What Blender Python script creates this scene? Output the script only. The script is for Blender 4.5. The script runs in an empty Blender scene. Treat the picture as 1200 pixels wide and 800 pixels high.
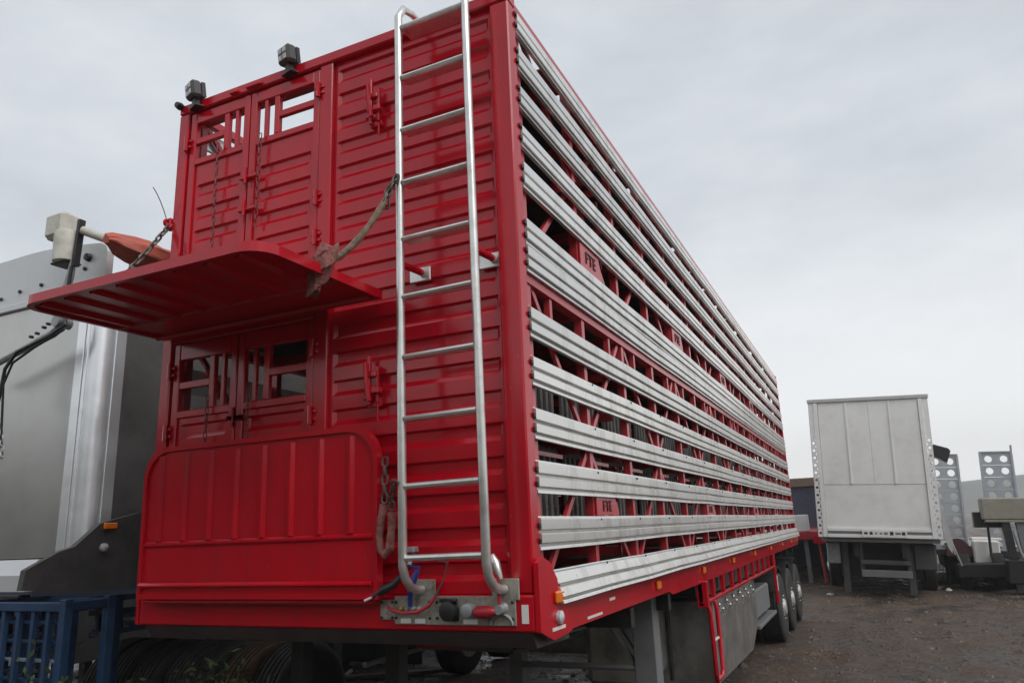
import bpy, math, random
from mathutils import Vector, Matrix
random.seed(7)
sc = bpy.context.scene
R = math.radians

# ------------------------------------------------------------------ camera
CAM = Vector((2.67843, -3.2725, 1.84657))
F_PX = 873.304
YAW, PITCH, ROLL = 0.42991, 0.24634, 0.04126
ROT = (Matrix.Rotation(YAW, 3, 'Z') @ Matrix.Rotation(PITCH, 3, 'X') @ Matrix.Rotation(ROLL, 3, 'Y'))
RIGHT, FWD, UP = ROT.col[0], ROT.col[1], ROT.col[2]
cd = bpy.data.cameras.new('camera')
cd.sensor_width = 36.0
cd.lens = F_PX / 1200 * 36
cd.clip_end = 5000
cd.clip_start = 0.05
cam = bpy.data.objects.new('camera', cd)
sc.collection.objects.link(cam)
m = Matrix((RIGHT, UP, -FWD)).transposed().to_4x4()
m.translation = CAM
cam.matrix_world = m
sc.camera = cam

# ------------------------------------------------------------------ world
SUN_EL, SUN_AZ = R(48), R(114)          # azimuth clockwise from +Y
w = bpy.data.worlds.new('World')
sc.world = w
w.use_nodes = True
nt = w.node_tree
N, L = nt.nodes, nt.links
bg = N['Background']
sky = N.new('ShaderNodeTexSky')
sky.sky_type = 'NISHITA'
sky.sun_disc = False
sky.sun_elevation = SUN_EL
sky.sun_rotation = SUN_AZ
sky.air_density = 1.0
sky.dust_density = 3.0
hs = N.new('ShaderNodeHueSaturation')
hs.inputs['Saturation'].default_value = 0.35
L.new(sky.outputs[0], hs.inputs['Color'])
tc = N.new('ShaderNodeTexCoord')
mp = N.new('ShaderNodeMapping')
mp.inputs['Scale'].default_value = (1.0, 1.0, 2.6)
L.new(tc.outputs['Generated'], mp.inputs['Vector'])
n1 = N.new('ShaderNodeTexNoise')
n1.inputs['Scale'].default_value = 2.3
n1.inputs['Detail'].default_value = 5
n1.inputs['Roughness'].default_value = 0.58
L.new(mp.outputs[0], n1.inputs['Vector'])
cr = N.new('ShaderNodeValToRGB')
cr.color_ramp.elements[0].position = 0.34
cr.color_ramp.elements[0].color = (4.75, 5.15, 5.7, 1)
cr.color_ramp.elements[1].position = 0.68
cr.color_ramp.elements[1].color = (6.6, 6.95, 7.4, 1)
L.new(n1.outputs['Fac'], cr.inputs['Fac'])
# thinner, brighter cloud towards the horizon
sx = N.new('ShaderNodeSeparateXYZ')
L.new(tc.outputs['Generated'], sx.inputs[0])
hr = N.new('ShaderNodeMapRange')
hr.inputs['From Min'].default_value = 0.0
hr.inputs['From Max'].default_value = 0.42
hr.inputs['To Min'].default_value = 0.85
hr.inputs['To Max'].default_value = 0.0
hr.interpolation_type = 'SMOOTHSTEP'
L.new(sx.outputs['Z'], hr.inputs['Value'])
mh = N.new('ShaderNodeMix'); mh.data_type = 'RGBA'
mh.inputs['B'].default_value = (11.0, 11.1, 11.0, 1)
L.new(hr.outputs[0], mh.inputs['Factor'])
L.new(cr.outputs['Color'], mh.inputs['A'])
mx = N.new('ShaderNodeMix'); mx.data_type = 'RGBA'
mx.inputs['Factor'].default_value = 0.9
L.new(hs.outputs['Color'], mx.inputs['A'])
L.new(mh.outputs['Result'], mx.inputs['B'])
L.new(mx.outputs['Result'], bg.inputs['Color'])
bg.inputs['Strength'].default_value = 0.112

sd = bpy.data.lights.new('sun', 'SUN')
sd.energy = 1.6
sd.angle = R(40)
sd.color = (1.0, 0.97, 0.93)
sun = bpy.data.objects.new('sun', sd)
sc.collection.objects.link(sun)
sdir = Vector((math.sin(SUN_AZ) * math.cos(SUN_EL), math.cos(SUN_AZ) * math.cos(SUN_EL), math.sin(SUN_EL)))
sun.rotation_euler = sdir.to_track_quat('Z', 'Y').to_euler()
sun.location = sdir * 50

sc.view_settings.view_transform = 'Standard'
sc.view_settings.look = 'None'
sc.view_settings.exposure = 0.15
sc.view_settings.gamma = 1.0
sc.view_settings.use_curve_mapping = False

# ------------------------------------------------------------------ pixel helpers (photo is 1200 x 800)
def ray(u, v):
    return RIGHT * ((u - 600) / F_PX) + FWD + UP * (-(v - 400) / F_PX)
def atX(u, v, X):
    d = ray(u, v); return CAM + d * ((X - CAM.x) / d.x)
def atY(u, v, Y):
    d = ray(u, v); return CAM + d * ((Y - CAM.y) / d.y)
def atZ(u, v, Z):
    d = ray(u, v); return CAM + d * ((Z - CAM.z) / d.z)

# ------------------------------------------------------------------ mesh builder
class MB:
    def __init__(s):
        s.v = []; s.f = []; s.m = []
    def add(s, vs, fs):
        o = len(s.v)
        s.v += [tuple(q) for q in vs]
        s.f += [tuple(i + o for i in f) for f in fs]
        return s
    def box(s, lo, hi, c=0.0):
        (x0, y0, z0), (x1, y1, z1) = lo, hi
        if c <= 0:
            return s.add([(x0,y0,z0),(x1,y0,z0),(x1,y1,z0),(x0,y1,z0),(x0,y0,z1),(x1,y0,z1),(x1,y1,z1),(x0,y1,z1)],
                  [(0,3,2,1),(4,5,6,7),(0,1,5,4),(1,2,6,5),(2,3,7,6),(3,0,4,7)])
        c = min(c, (x1-x0)*.45, (y1-y0)*.45, (z1-z0)*.45)
        L_ = (lo, hi); idx = {}; vs = []
        for i in (0,1):
            for j in (0,1):
                for k in (0,1):
                    P = (L_[i][0], L_[j][1], L_[k][2]); S = (1-2*i, 1-2*j, 1-2*k)
                    for a in range(3):
                        q = [P[t] + (S[t]*c if t != a else 0) for t in range(3)]
                        idx[(i,j,k,a)] = len(vs); vs.append(q)
        fs = []
        for a in range(3):
            for e in (0,1):
                o = [t for t in range(3) if t != a]
                ring = []
                for (p, q) in ((0,0),(1,0),(1,1),(0,1)):
                    ijk = [0,0,0]; ijk[a] = e; ijk[o[0]] = p; ijk[o[1]] = q
                    ring.append(idx[(*ijk, a)])
                fs.append(tuple(ring))
        for a in range(3):
            o = [t for t in range(3) if t != a]
            for p in (0,1):
                for q in (0,1):
                    A = [0,0,0]; A[o[0]] = p; A[o[1]] = q
                    Bq = A[:]; Bq[a] = 1
                    fs.append((idx[(*A,o[0])], idx[(*Bq,o[0])], idx[(*Bq,o[1])], idx[(*A,o[1])]))
        for i in (0,1):
            for j in (0,1):
                for k in (0,1):
                    fs.append((idx[(i,j,k,0)], idx[(i,j,k,1)], idx[(i,j,k,2)]))
        return s.add(vs, fs)
    def bar(s, p0, p1, a, b, up=(0,0,1)):
        """square bar from p0 to p1, a wide across, b along up"""
        p0, p1 = Vector(p0), Vector(p1)
        d = (p1 - p0).normalized(); u = Vector(up)
        sd_ = d.cross(u)
        if sd_.length < 1e-4: sd_ = d.cross(Vector((1,0,0)))
        sd_.normalize(); u = sd_.cross(d).normalized()
        vs = [p + sd_*(i*a/2) + u*(j*b/2) for p in (p0, p1) for (i, j) in ((-1,-1),(1,-1),(1,1),(-1,1))]
        return s.add(vs, [(0,1,2,3),(7,6,5,4),(0,4,5,1),(1,5,6,2),(2,6,7,3),(3,7,4,0)])
    def tube(s, pts, r, n=8, caps=True):
        pts = [Vector(p) for p in pts]
        rr = r if isinstance(r, (list, tuple)) else [r]*len(pts)
        rings = []; prev = None; vs = []; fs = []
        for i, p in enumerate(pts):
            d = (pts[min(i+1, len(pts)-1)] - pts[max(i-1, 0)]).normalized()
            if prev is None:
                a = d.cross(Vector((0,0,1)))
                if a.length < 0.05: a = d.cross(Vector((1,0,0)))
            else:
                a = prev - d*prev.dot(d)
            a.normalize(); prev = a; b = d.cross(a)
            for k in range(n):
                t = 2*math.pi*k/n
                vs.append(p + (a*math.cos(t) + b*math.sin(t))*rr[i])
        for i in range(len(pts)-1):
            for k in range(n):
                fs.append((i*n+k, i*n+(k+1) % n, (i+1)*n+(k+1) % n, (i+1)*n+k))
        if caps:
            fs.append(tuple(range(n))[::-1]); fs.append(tuple((len(pts)-1)*n+k for k in range(n)))
        return s.add(vs, fs)
    def prism(s, poly, axis, lo, hi):
        """poly: 2-D points in the two other axes (in x,y,z order)"""
        n = len(poly); vs = []
        for h in (lo, hi):
            for (a, b) in poly:
                q = [a, b]; q.insert(axis, h); vs.append(q)
        fs = [tuple(range(n))[::-1], tuple(range(n, 2*n))] + [(i, (i+1) % n, n+(i+1) % n, n+i) for i in range(n)]
        return s.add(vs, fs)
    def lathe(s, prof, c, axis=0, n=20):
        """prof: (h, r) along axis"""
        vs = []; fs = []
        for (h, r) in prof:
            for k in range(n):
                t = 2*math.pi*k/n; q = [r*math.cos(t), r*math.sin(t)]; q.insert(axis, h)
                vs.append((q[0]+c[0], q[1]+c[1], q[2]+c[2]))
        for i in range(len(prof)-1):
            for k in range(n):
                fs.append((i*n+k, i*n+(k+1) % n, (i+1)*n+(k+1) % n, (i+1)*n+k))
        if prof[0][1] > 1e-5: fs.append(tuple(range(n))[::-1])
        if prof[-1][1] > 1e-5: fs.append(tuple((len(prof)-1)*n+k for k in range(n)))
        return s.add(vs, fs)
    def link(s, c, d, u, ln, wd, r, seg=10, n=5):
        """one oval chain link: centre c, long axis d, in the plane d,u"""
        d = d.normalized(); u = (u - d*u.dot(d)).normalized(); w_ = d.cross(u)
        vs = []; fs = []; a = ln/2 - wd/2; h = wd/2 - r
        for i in range(seg):
            t = 2*math.pi*i/seg
            o = d*(math.copysign(a, math.cos(t)) if abs(math.cos(t)) > .01 else 0)
            e = d*math.cos(t) + u*math.sin(t)
            ctr = c + o + e*h
            for k in range(n):
                q = 2*math.pi*k/n
                vs.append(ctr + e*(r*math.cos(q)) + w_*(r*math.sin(q)))
        for i in range(seg):
            for k in range(n):
                j = (i+1) % seg
                fs.append((i*n+k, j*n+k, j*n+(k+1) % n, i*n+(k+1) % n))
        return s.add(vs, fs)
    def chain(s, pts, ln=0.055, wd=0.034, r=0.0048):
        pts = [Vector(p) for p in pts]
        step = ln - 2.4*r; pos = []; acc = 0.0
        for a, b in zip(pts, pts[1:]):
            D = (b-a).length
            while acc <= D:
                pos.append((a.lerp(b, acc/D), (b-a).normalized())); acc += step
            acc -= D
        for i, (p, d) in enumerate(pos):
            u = Vector((0.35, -1, 0.2)) if i % 2 else Vector((1, .35, 0.2))
            if abs(d.dot(u.normalized())) > .95: u = Vector((0,0,1))
            s.link(p, d, u, ln, wd, r)
        return s
    def grid(s, xs, zs, fy):
        """panel in the XZ plane with y = fy(i, j)"""
        vs = [(x, fy(i, j), z) for j, z in enumerate(zs) for i, x in enumerate(xs)]
        n = len(xs)
        fs = [(j*n+i, j*n+i+1, (j+1)*n+i+1, (j+1)*n+i) for j in range(len(zs)-1) for i in range(n-1)]
        return s.add(vs, fs)
    def holed(s, cx, cz, hw, hh, rx, rz, y0, y1, n=16):
        """rectangular plate cell with a round hole, in XZ, thickness y0..y1"""
        vs = []
        for y in (y0, y1):
            for k in range(n):
                t = 2*math.pi*k/n; a, b = math.cos(t), math.sin(t); q = max(abs(a), abs(b))
                vs.append((cx+a/q*hw, y, cz+b/q*hh))
            for k in range(n):
                t = 2*math.pi*k/n
                vs.append((cx+math.cos(t)*rx, y, cz+math.sin(t)*rz))
        fs = []
        for k in range(n):
            j = (k+1) % n
            fs += [(k, j, n+j, n+k), (2*n+k, 3*n+k, 3*n+j, 2*n+j), (n+k, n+j, 3*n+j, 3*n+k), (k, 2*n+k, 2*n+j, j)]
        return s.add(vs, fs)
    def mesh(s, name, mat, smooth=False):
        me = bpy.data.meshes.new(name)
        me.from_pydata(s.v, [], s.f)
        me.validate()
        import bmesh
        bm = bmesh.new(); bm.from_mesh(me)
        bmesh.ops.recalc_face_normals(bm, faces=bm.faces)
        bm.to_mesh(me); bm.free()
        if mat: me.materials.append(mat)
        if smooth:
            me.polygons.foreach_set('use_smooth', [True]*len(me.polygons))
            try: me.set_sharp_from_angle(angle=R(38))
            except Exception: pass
        return me
    def build(s, name, mat, parent=None, smooth=False, loc=None):
        return link_obj(name, s.mesh(name, mat, smooth), parent, loc)

COL = sc.collection
def link_obj(name, me, parent=None, loc=None):
    o = bpy.data.objects.new(name, me)
    COL.objects.link(o)
    if parent is not None: o.parent = parent
    if loc is not None: o.location = loc
    return o
def tag(o, label, cat, group=None):
    o['label'] = label; o['category'] = cat
    if group: o['group'] = group
    return o
def thing(name, label, cat, loc=(0,0,0), group=None, rot=(0,0,0)):
    e = bpy.data.objects.new(name, None)
    e.empty_display_size = 0.3
    COL.objects.link(e); e.location = loc; e.rotation_euler = rot
    return tag(e, label, cat, group)
def copy_tree(o, parent=None):
    c = o.copy(); COL.objects.link(c)
    if parent is not None: c.parent = parent
    for ch in list(o.children): copy_tree(ch, c)
    return c

# ------------------------------------------------------------------ materials
def mat(name, col, rough=0.5, metal=0.0, var=0.12, scale=6.0, coat=0.0, bump=0.0, bscale=40.0, dirt=None, dirt_amt=0.0, dirt_scale=3.0, rvar=0.1, spec=0.5, stretch=(1,1,1), dstretch=None, chips=None, chip_amt=0.0, orand=0.0):
    M = bpy.data.materials.new(name); M.use_nodes = True
    t = M.node_tree; n = t.nodes; l = t.links
    b = n['Principled BSDF']
    b.inputs['Metallic'].default_value = metal
    b.inputs['Specular IOR Level'].default_value = spec
    if coat:
        b.inputs['Coat Weight'].default_value = coat; b.inputs['Coat Roughness'].default_value = 0.12
    co = n.new('ShaderNodeTexCoord'); mpp = n.new('ShaderNodeMapping')
    mpp.inputs['Scale'].default_value = stretch
    l.new(co.outputs['Object'], mpp.inputs[0])
    ns = n.new('ShaderNodeTexNoise'); ns.inputs['Scale'].default_value = scale; ns.inputs['Detail'].default_value = 6; ns.inputs['Roughness'].default_value = .6
    l.new(mpp.outputs[0], ns.inputs['Vector'])
    rp = n.new('ShaderNodeValToRGB')
    rp.color_ramp.elements[0].position = .3; rp.color_ramp.elements[1].position = .7
    lo = tuple(max(0, c*(1-var)) for c in col); hi = tuple(min(1, c*(1+var)) for c in col)
    rp.color_ramp.elements[0].color = (*lo, 1); rp.color_ramp.elements[1].color = (*hi, 1)
    l.new(ns.outputs['Fac'], rp.inputs[0])
    out = rp.outputs[0]
    if dirt is not None:
        n2 = n.new('ShaderNodeTexNoise'); n2.inputs['Scale'].default_value = dirt_scale; n2.inputs['Detail'].default_value = 9; n2.inputs['Roughness'].default_value = .7
        if dstretch:
            mp2 = n.new('ShaderNodeMapping'); mp2.inputs['Scale'].default_value = dstretch
            l.new(co.outputs['Object'], mp2.inputs[0]); l.new(mp2.outputs[0], n2.inputs['Vector'])
        else:
            l.new(mpp.outputs[0], n2.inputs['Vector'])
        r2 = n.new('ShaderNodeMapRange'); r2.inputs['From Min'].default_value = .48; r2.inputs['From Max'].default_value = .72
        r2.inputs['To Max'].default_value = dirt_amt
        l.new(n2.outputs['Fac'], r2.inputs[0])
        mm = n.new('ShaderNodeMix'); mm.data_type = 'RGBA'
        l.new(r2.outputs[0], mm.inputs['Factor']); l.new(out, mm.inputs['A']); mm.inputs['B'].default_value = (*dirt, 1)
        out = mm.outputs['Result']
    if chips is not None:
        n3 = n.new('ShaderNodeTexNoise'); n3.inputs['Scale'].default_value = 38; n3.inputs['Detail'].default_value = 3
        l.new(co.outputs['Object'], n3.inputs['Vector'])
        r3 = n.new('ShaderNodeMapRange'); r3.inputs['From Min'].default_value = .71; r3.inputs['From Max'].default_value = .76; r3.inputs['To Max'].default_value = chip_amt
        l.new(n3.outputs['Fac'], r3.inputs[0])
        m3 = n.new('ShaderNodeMix'); m3.data_type = 'RGBA'; m3.inputs['B'].default_value = (*chips, 1)
        l.new(r3.outputs[0], m3.inputs['Factor']); l.new(out, m3.inputs['A']); out = m3.outputs['Result']
    if orand:
        oi = n.new('ShaderNodeObjectInfo'); r4 = n.new('ShaderNodeMapRange'); r4.inputs['To Min'].default_value = 1-orand; r4.inputs['To Max'].default_value = 1+orand*.4
        l.new(oi.outputs['Random'], r4.inputs[0]); hv4 = n.new('ShaderNodeHueSaturation'); l.new(r4.outputs[0], hv4.inputs['Value']); l.new(out, hv4.inputs['Color']); out = hv4.outputs['Color']
    l.new(out, b.inputs['Base Color'])
    rr = n.new('ShaderNodeMapRange'); rr.inputs['To Min'].default_value = max(.02, rough-rvar); rr.inputs['To Max'].default_value = min(1, rough+rvar)
    l.new(ns.outputs['Fac'], rr.inputs[0]); l.new(rr.outputs[0], b.inputs['Roughness'])
    if bump:
        nb = n.new('ShaderNodeTexNoise'); nb.inputs['Scale'].default_value = bscale; nb.inputs['Detail'].default_value = 4
        l.new(mpp.outputs[0], nb.inputs['Vector'])
        bp = n.new('ShaderNodeBump'); bp.inputs['Strength'].default_value = bump; bp.inputs['Distance'].default_value = .02
        l.new(nb.outputs['Fac'], bp.inputs['Height']); l.new(bp.outputs[0], b.inputs['Normal'])
    return M
RED = mat('red_paint', (.47, .003, .014), .17, var=.10, scale=1.6, rvar=.06, bump=.17, bscale=2.4, spec=.5, dirt=(.27, .014, .020), dirt_amt=.55, dirt_scale=2.4, dstretch=(5, 5, .8), chips=(.30, .10, .09), chip_amt=.6)
RED_LIT = mat('red_paint_lit', (.46, .035, .045), .24, var=.12, rvar=.06, dirt=(.25, .07, .06), dirt_amt=.5)  # same red paint, paler: light on the side faces put into the colour
ALU = mat('aluminium_extrusion', (.80, .785, .755), .30, metal=.8, var=.06, scale=3, stretch=(1, .15, 6), dirt=(.36, .33, .29), dirt_amt=.75, dirt_scale=3, dstretch=(2, 2.5, .9), orand=.14, chips=(.25, .22, .18), chip_amt=.7)
ALU_L = mat('ladder_aluminium', (.72, .71, .68), .3, metal=.75, var=.06, dirt=(.35, .33, .29), dirt_amt=.5, dirt_scale=9)
GALV = mat('galvanised_steel', (.33, .34, .35), .5, metal=.5, var=.2, scale=14, dirt=(.12, .11, .10), dirt_amt=.5)
GREYP = mat('grey_paint', (.16, .165, .17), .5, var=.15, dirt=(.08, .07, .06), dirt_amt=.6)
GREYD = mat('dark_grey_paint', (.07, .07, .072), .55, var=.25, dirt=(.05, .045, .04), dirt_amt=.6)
GREYB = mat('dull_galvanised', (.34, .34, .34), .6, metal=.2, var=.25)
PLATE = mat('grimy_plate', (.36, .34, .29), .5, metal=.4, var=.25, scale=25, dirt=(.09, .075, .06), dirt_amt=.8, dirt_scale=18)
BOXG = mat('toolbox_steel', (.42, .41, .39), .32, metal=.8, var=.2, scale=5, dirt=(.07, .06, .05), dirt_amt=.6, bump=.1, bscale=5)
BLACK = mat('black_paint', (.016, .016, .017), .45, var=.3, dirt=(.05, .045, .04), dirt_amt=.5)
DARKLIP = mat('worn_dark_steel', (.045, .035, .032), .6, var=.3, dirt=(.09, .05, .035), dirt_amt=.6)
RUBBER = mat('rubber', (.022, .021, .020), .75, var=.25, dirt=(.06, .052, .045), dirt_amt=.7, bump=.15)
RUST = mat('rusty_rubber', (.075, .038, .022), .8, var=.4)
CHROME = mat('chrome', (.75, .75, .75), .15, metal=1.0, var=.05)
RIM = mat('alloy_rim', (.55, .55, .54), .42, metal=.45, var=.15, scale=12, dirt=(.16, .14, .12), dirt_amt=.8, dirt_scale=9)
CHAIN = mat('chain_steel', (.12, .105, .095), .5, metal=.5, var=.3, scale=30)
CHAINR = mat('painted_chain', (.20, .045, .045), .5, metal=.2, var=.4, scale=30)
HOSE_T = mat('tan_canvas_sleeve', (.20, .145, .10), .85, var=.35, scale=22, bump=.5, bscale=60)
HOSE_P = mat('grimy_pink_rag', (.27, .105, .09), .9, var=.35, scale=18, bump=.7, bscale=45)
ORANGE = mat('amber_lens', (.75, .17, .012), .25, var=.06)
REDL = mat('red_lens', (.5, .01, .02), .25, var=.06)
WHITE = mat('white_paint', (.76, .75, .73), .45, var=.04, scale=1.2, dirt=(.42, .40, .36), dirt_amt=.35, dirt_scale=1.6)
WHITE_S = mat('white_sticker', (.70, .69, .66), .5, var=.06)
LENS = mat('lamp_lens', (.50, .51, .52), .25, metal=.1, var=.2, scale=40)
DARKIN = mat('dark_deck', (.045, .035, .034), .8, var=.3)
BLUE_H = mat('blue_hose', (.03, .05, .28), .4, var=.2)
RED_H = mat('red_hose', (.40, .015, .03), .4, var=.2)
BRASS = mat('brass', (.55, .40, .10), .35, metal=.8)
TIPW = mat('tipper_sheet', (.50, .495, .48), .34, metal=.9, var=.10, scale=1.2, dirt=(.34, .31, .27), dirt_amt=.4, dirt_scale=1.3, bump=.05, bscale=2)
TIPL = mat('tipper_top_sheet', (.58, .59, .60), .45, metal=.35, var=.08, scale=1.5, dirt=(.40, .39, .37), dirt_amt=.35)
POLISH = mat('polished_aluminium', (.86, .87, .89), .30, metal=.7, var=.06, scale=2.5, bump=.12, bscale=6, rvar=.08)
TIPD = mat('dark_sheet', (.055, .052, .052), .5, var=.2, dirt=(.10, .09, .08), dirt_amt=.4)
TIPS = mat('tipper_sheet_shaded', (.30, .29, .285), .38, metal=.8, var=.15, scale=2, dirt=(.16, .15, .14), dirt_amt=.5, bump=.05, bscale=2)  # darker copy of the tipper sheet, shade between trailers put into the colour
TARP = mat('orange_red_tarp', (.45, .085, .05), .55, var=.2, scale=9, dirt=(.42, .16, .12), dirt_amt=.6, bump=.4, bscale=14)
CREAM = mat('weathered_plastic', (.55, .54, .47), .5, var=.12, scale=12, dirt=(.28, .26, .2), dirt_amt=.6, dirt_scale=9)
BLUE = mat('blue_paint', (.016, .052, .125), .5, var=.25, scale=9, dirt=(.08, .07, .06), dirt_amt=.5)
BLUEW = mat('worn_blue_edge', (.22, .26, .32), .5, var=.3)
HEADM = mat('dull_white_rail', (.46, .455, .44), .55, var=.12, dirt=(.25, .24, .22), dirt_amt=.5)
RAMPG = mat('ramp_galvanised', (.40, .42, .45), .5, metal=.3, var=.12, dirt=(.25, .25, .26), dirt_amt=.4)
KHAKI = mat('weathered_cream_steel', (.27, .255, .21), .6, var=.2, dirt=(.24, .2, .15), dirt_amt=.7)
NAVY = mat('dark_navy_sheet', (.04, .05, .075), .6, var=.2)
BROWN = mat('brown_fascia', (.13, .095, .07), .7, var=.2)
MAROON = mat('maroon_guard', (.075, .025, .028), .5, var=.2)
LETTER = mat('black_lettering', (.012, .010, .010), .6)
LEAF = mat('weed_leaf', (.07, .10, .03), .7, var=.5, scale=5)
PAPER = mat('pale_litter', (.62, .61, .57), .8, var=.15)
STONE_P = mat('pale_stone', (.20, .16, .13), .8, var=.4, scale=4)
STONE = mat('gravel_stone', (.085, .066, .052), .85, var=.45, scale=3)
HILLM = mat('hill_vegetation', (.10, .105, .085), .9, var=.5, scale=.03)
BANKM = mat('added_bank_dark', (.055, .058, .036), .95, var=.6, scale=.9, bump=.8, bscale=4)  # dark scrub colour for the added unseen bank
TIMBER = mat('old_timber', (.20, .15, .11), .85, var=.3, scale=8, stretch=(1, 6, 6))

# ground: wet brown gravel
GM = bpy.data.materials.new('wet_gravel'); GM.use_nodes = True
t = GM.node_tree; n = t.nodes; l = t.links; b = n['Principled BSDF']
co = n.new('ShaderNodeTexCoord')
def noise(sc_, det=8, ro=.65):
    q = n.new('ShaderNodeTexNoise'); q.inputs['Scale'].default_value = sc_; q.inputs['Detail'].default_value = det; q.inputs['Roughness'].default_value = ro
    l.new(co.outputs['Object'], q.inputs['Vector']); return q
na, nb_, nc, ndn = noise(.28), noise(2.6, 10, .78), noise(15, 9, .82), noise(.9, 6)
ra = n.new('ShaderNodeValToRGB')
ra.color_ramp.elements[0].position = .28; ra.color_ramp.elements[0].color = (.062, .039, .027, 1)
ra.color_ramp.elements[1].position = .72; ra.color_ramp.elements[1].color = (.175, .118, .080, 1)
e = ra.color_ramp.elements.new(.52); e.color = (.105, .069, .047, 1)
l.new(nb_.outputs['Fac'], ra.inputs[0])
rc = n.new('ShaderNodeValToRGB')
rc.color_ramp.elements[0].position = .40; rc.color_ramp.elements[0].color = (.30, .30, .30, 1)
rc.color_ramp.elements[1].position = .66; rc.color_ramp.elements[1].color = (1.9, 1.8, 1.7, 1)
l.new(nc.outputs['Fac'], rc.inputs[0])
mu = n.new('ShaderNodeMix'); mu.data_type = 'RGBA'; mu.blend_type = 'MULTIPLY'; mu.inputs['Factor'].default_value = 1
l.new(ra.outputs[0], mu.inputs['A']); l.new(rc.outputs[0], mu.inputs['B'])
rd = n.new('ShaderNodeMapRange'); rd.inputs['From Min'].default_value = .45; rd.inputs['From Max'].default_value = .62; rd.inputs['To Max'].default_value = .55
l.new(na.outputs['Fac'], rd.inputs[0])
md = n.new('ShaderNodeMix'); md.data_type = 'RGBA'; md.inputs['B'].default_value = (.085, .056, .038, 1)
l.new(rd.outputs[0], md.inputs['Factor']); l.new(mu.outputs['Result'], md.inputs['A'])
wv = n.new('ShaderNodeMapRange'); wv.inputs['From Min'].default_value = .42; wv.inputs['From Max'].default_value = .58; wv.inputs['To Min'].default_value = 1.0; wv.inputs['To Max'].default_value = .55
l.new(ndn.outputs['Fac'], wv.inputs[0])
hw_ = n.new('ShaderNodeHueSaturation'); l.new(wv.outputs[0], hw_.inputs['Value']); l.new(md.outputs['Result'], hw_.inputs['Color'])
l.new(hw_.outputs['Color'], b.inputs['Base Color'])
rw = n.new('ShaderNodeMapRange'); rw.inputs['From Min'].default_value = .4; rw.inputs['From Max'].default_value = .6; rw.inputs['To Min'].default_value = .92; rw.inputs['To Max'].default_value = .22
l.new(ndn.outputs['Fac'], rw.inputs[0]); l.new(rw.outputs[0], b.inputs['Roughness'])
bp = n.new('ShaderNodeBump'); bp.inputs['Strength'].default_value = 1.0; bp.inputs['Distance'].default_value = .05
l.new(nc.outputs['Fac'], bp.inputs['Height']); l.new(bp.outputs[0], b.inputs['Normal'])

# ------------------------------------------------------------------ ground and hills
def h2(x, y, s=0):
    v = 0; a = 1
    for k in range(4):
        q = .35*(2.1**k)
        v += a*math.sin(x*q*1.3 + 1.7*k + s)*math.cos(y*q*1.1 - 2.3*k + s*.7) ; a *= .5
    return v
def gz(x, y):
    near = max(0, min(1, (26-abs(y-10))/10))
    rut = 0
    for c_ in (1.75, 3.55, 2.5, 4.4):
        d_ = x - c_ - .35*math.sin(y*.11 + c_) - .05*(y-8)*(1 if c_ in (2.5, 4.4) else 0)
        rut -= .022*math.exp(-(d_/.16)**2) - .012*math.exp(-((abs(d_)-.30)/.10)**2)
    return (.012*h2(x*1.9, y*1.9) + .010*h2(x*11, y*11, 3) + rut)*near
def axis_vals(lo, hi, step, far):
    a = []; q = lo
    while q < hi: a.append(q); q += step
    a.append(hi); s_ = step
    q = hi
    while q < far: s_ *= 1.35; q += s_; a.append(q)
    q = lo; s_ = step
    while q > -far: s_ *= 1.35; q -= s_; a.insert(0, q)
    return a
xs = axis_vals(-8, 8, .09, 1500); ys = axis_vals(3, 24, .11, 1500)
g = MB(); nx = len(xs)
g.v = [(x, y, gz(x, y)) for y in ys for x in xs]
g.f = [(j*nx+i, j*nx+i+1, (j+1)*nx+i+1, (j+1)*nx+i) for j in range(len(ys)-1) for i in range(nx-1)]
go = g.build('ground', GM, smooth=True); go['kind'] = 'structure'

def hill(name, x0, x1, y0, depth, top, seed):
    q = MB(); nx_, ny_ = 90, 14; rnd = random.Random(seed)
    ph = [rnd.uniform(0, 6) for _ in range(6)]
    for j in range(ny_):
        for i in range(nx_):
            x = x0 + (x1-x0)*i/(nx_-1); y = y0 + depth*j/(ny_-1)
            prof = .62 + .2*math.sin(x*.006+ph[0]) + .1*math.sin(x*.017+ph[1]) + .05*math.sin(x*.05+ph[2])
            z = top*prof*math.sin(min(1, j/(ny_-1)*1.0)*math.pi/2) + rnd.uniform(-.6, .6)*(j > 0)
            q.v.append((x, y, z - (3 if j == 0 else 0)))
    q.f = [(j*nx_+i, j*nx_+i+1, (j+1)*nx_+i+1, (j+1)*nx_+i) for j in range(ny_-1) for i in range(nx_-1)]
    o = q.build(name, HILLM, smooth=True); o['kind'] = 'structure'
    return o
hill('hills', -500, 700, 420, 260, 34, 3)
# added dark bank, unseen behind the camera, so low reflections turn dark
q = MB(); rnd = random.Random(8); nx_ = 70
prof = ((-11.0, -.1), (-12.0, 1.0), (-13.2, 3.0), (-14.5, 4.6), (-16.5, 5.6), (-20, 6.0), (-30, 5.5), (-40, -.5))
for (yy, zz) in prof:
    for i in range(nx_):
        x = -48 + 96*i/(nx_-1)
        q.v.append((x + rnd.uniform(-.3, .3), yy - 1.2*math.sin(x*.09) + .0045*x*x + rnd.uniform(-.3, .3), zz*(1+.10*math.sin(x*.31)+.06*math.sin(x*.83)) + (rnd.uniform(-.25, .25) if zz > 0 else 0)))
q.f = [(j*nx_+i, j*nx_+i+1, (j+1)*nx_+i+1, (j+1)*nx_+i) for j in range(len(prof)-1) for i in range(nx_-1)]
o = q.build('added_bank', BANKM, smooth=True); o['kind'] = 'structure'

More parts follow.
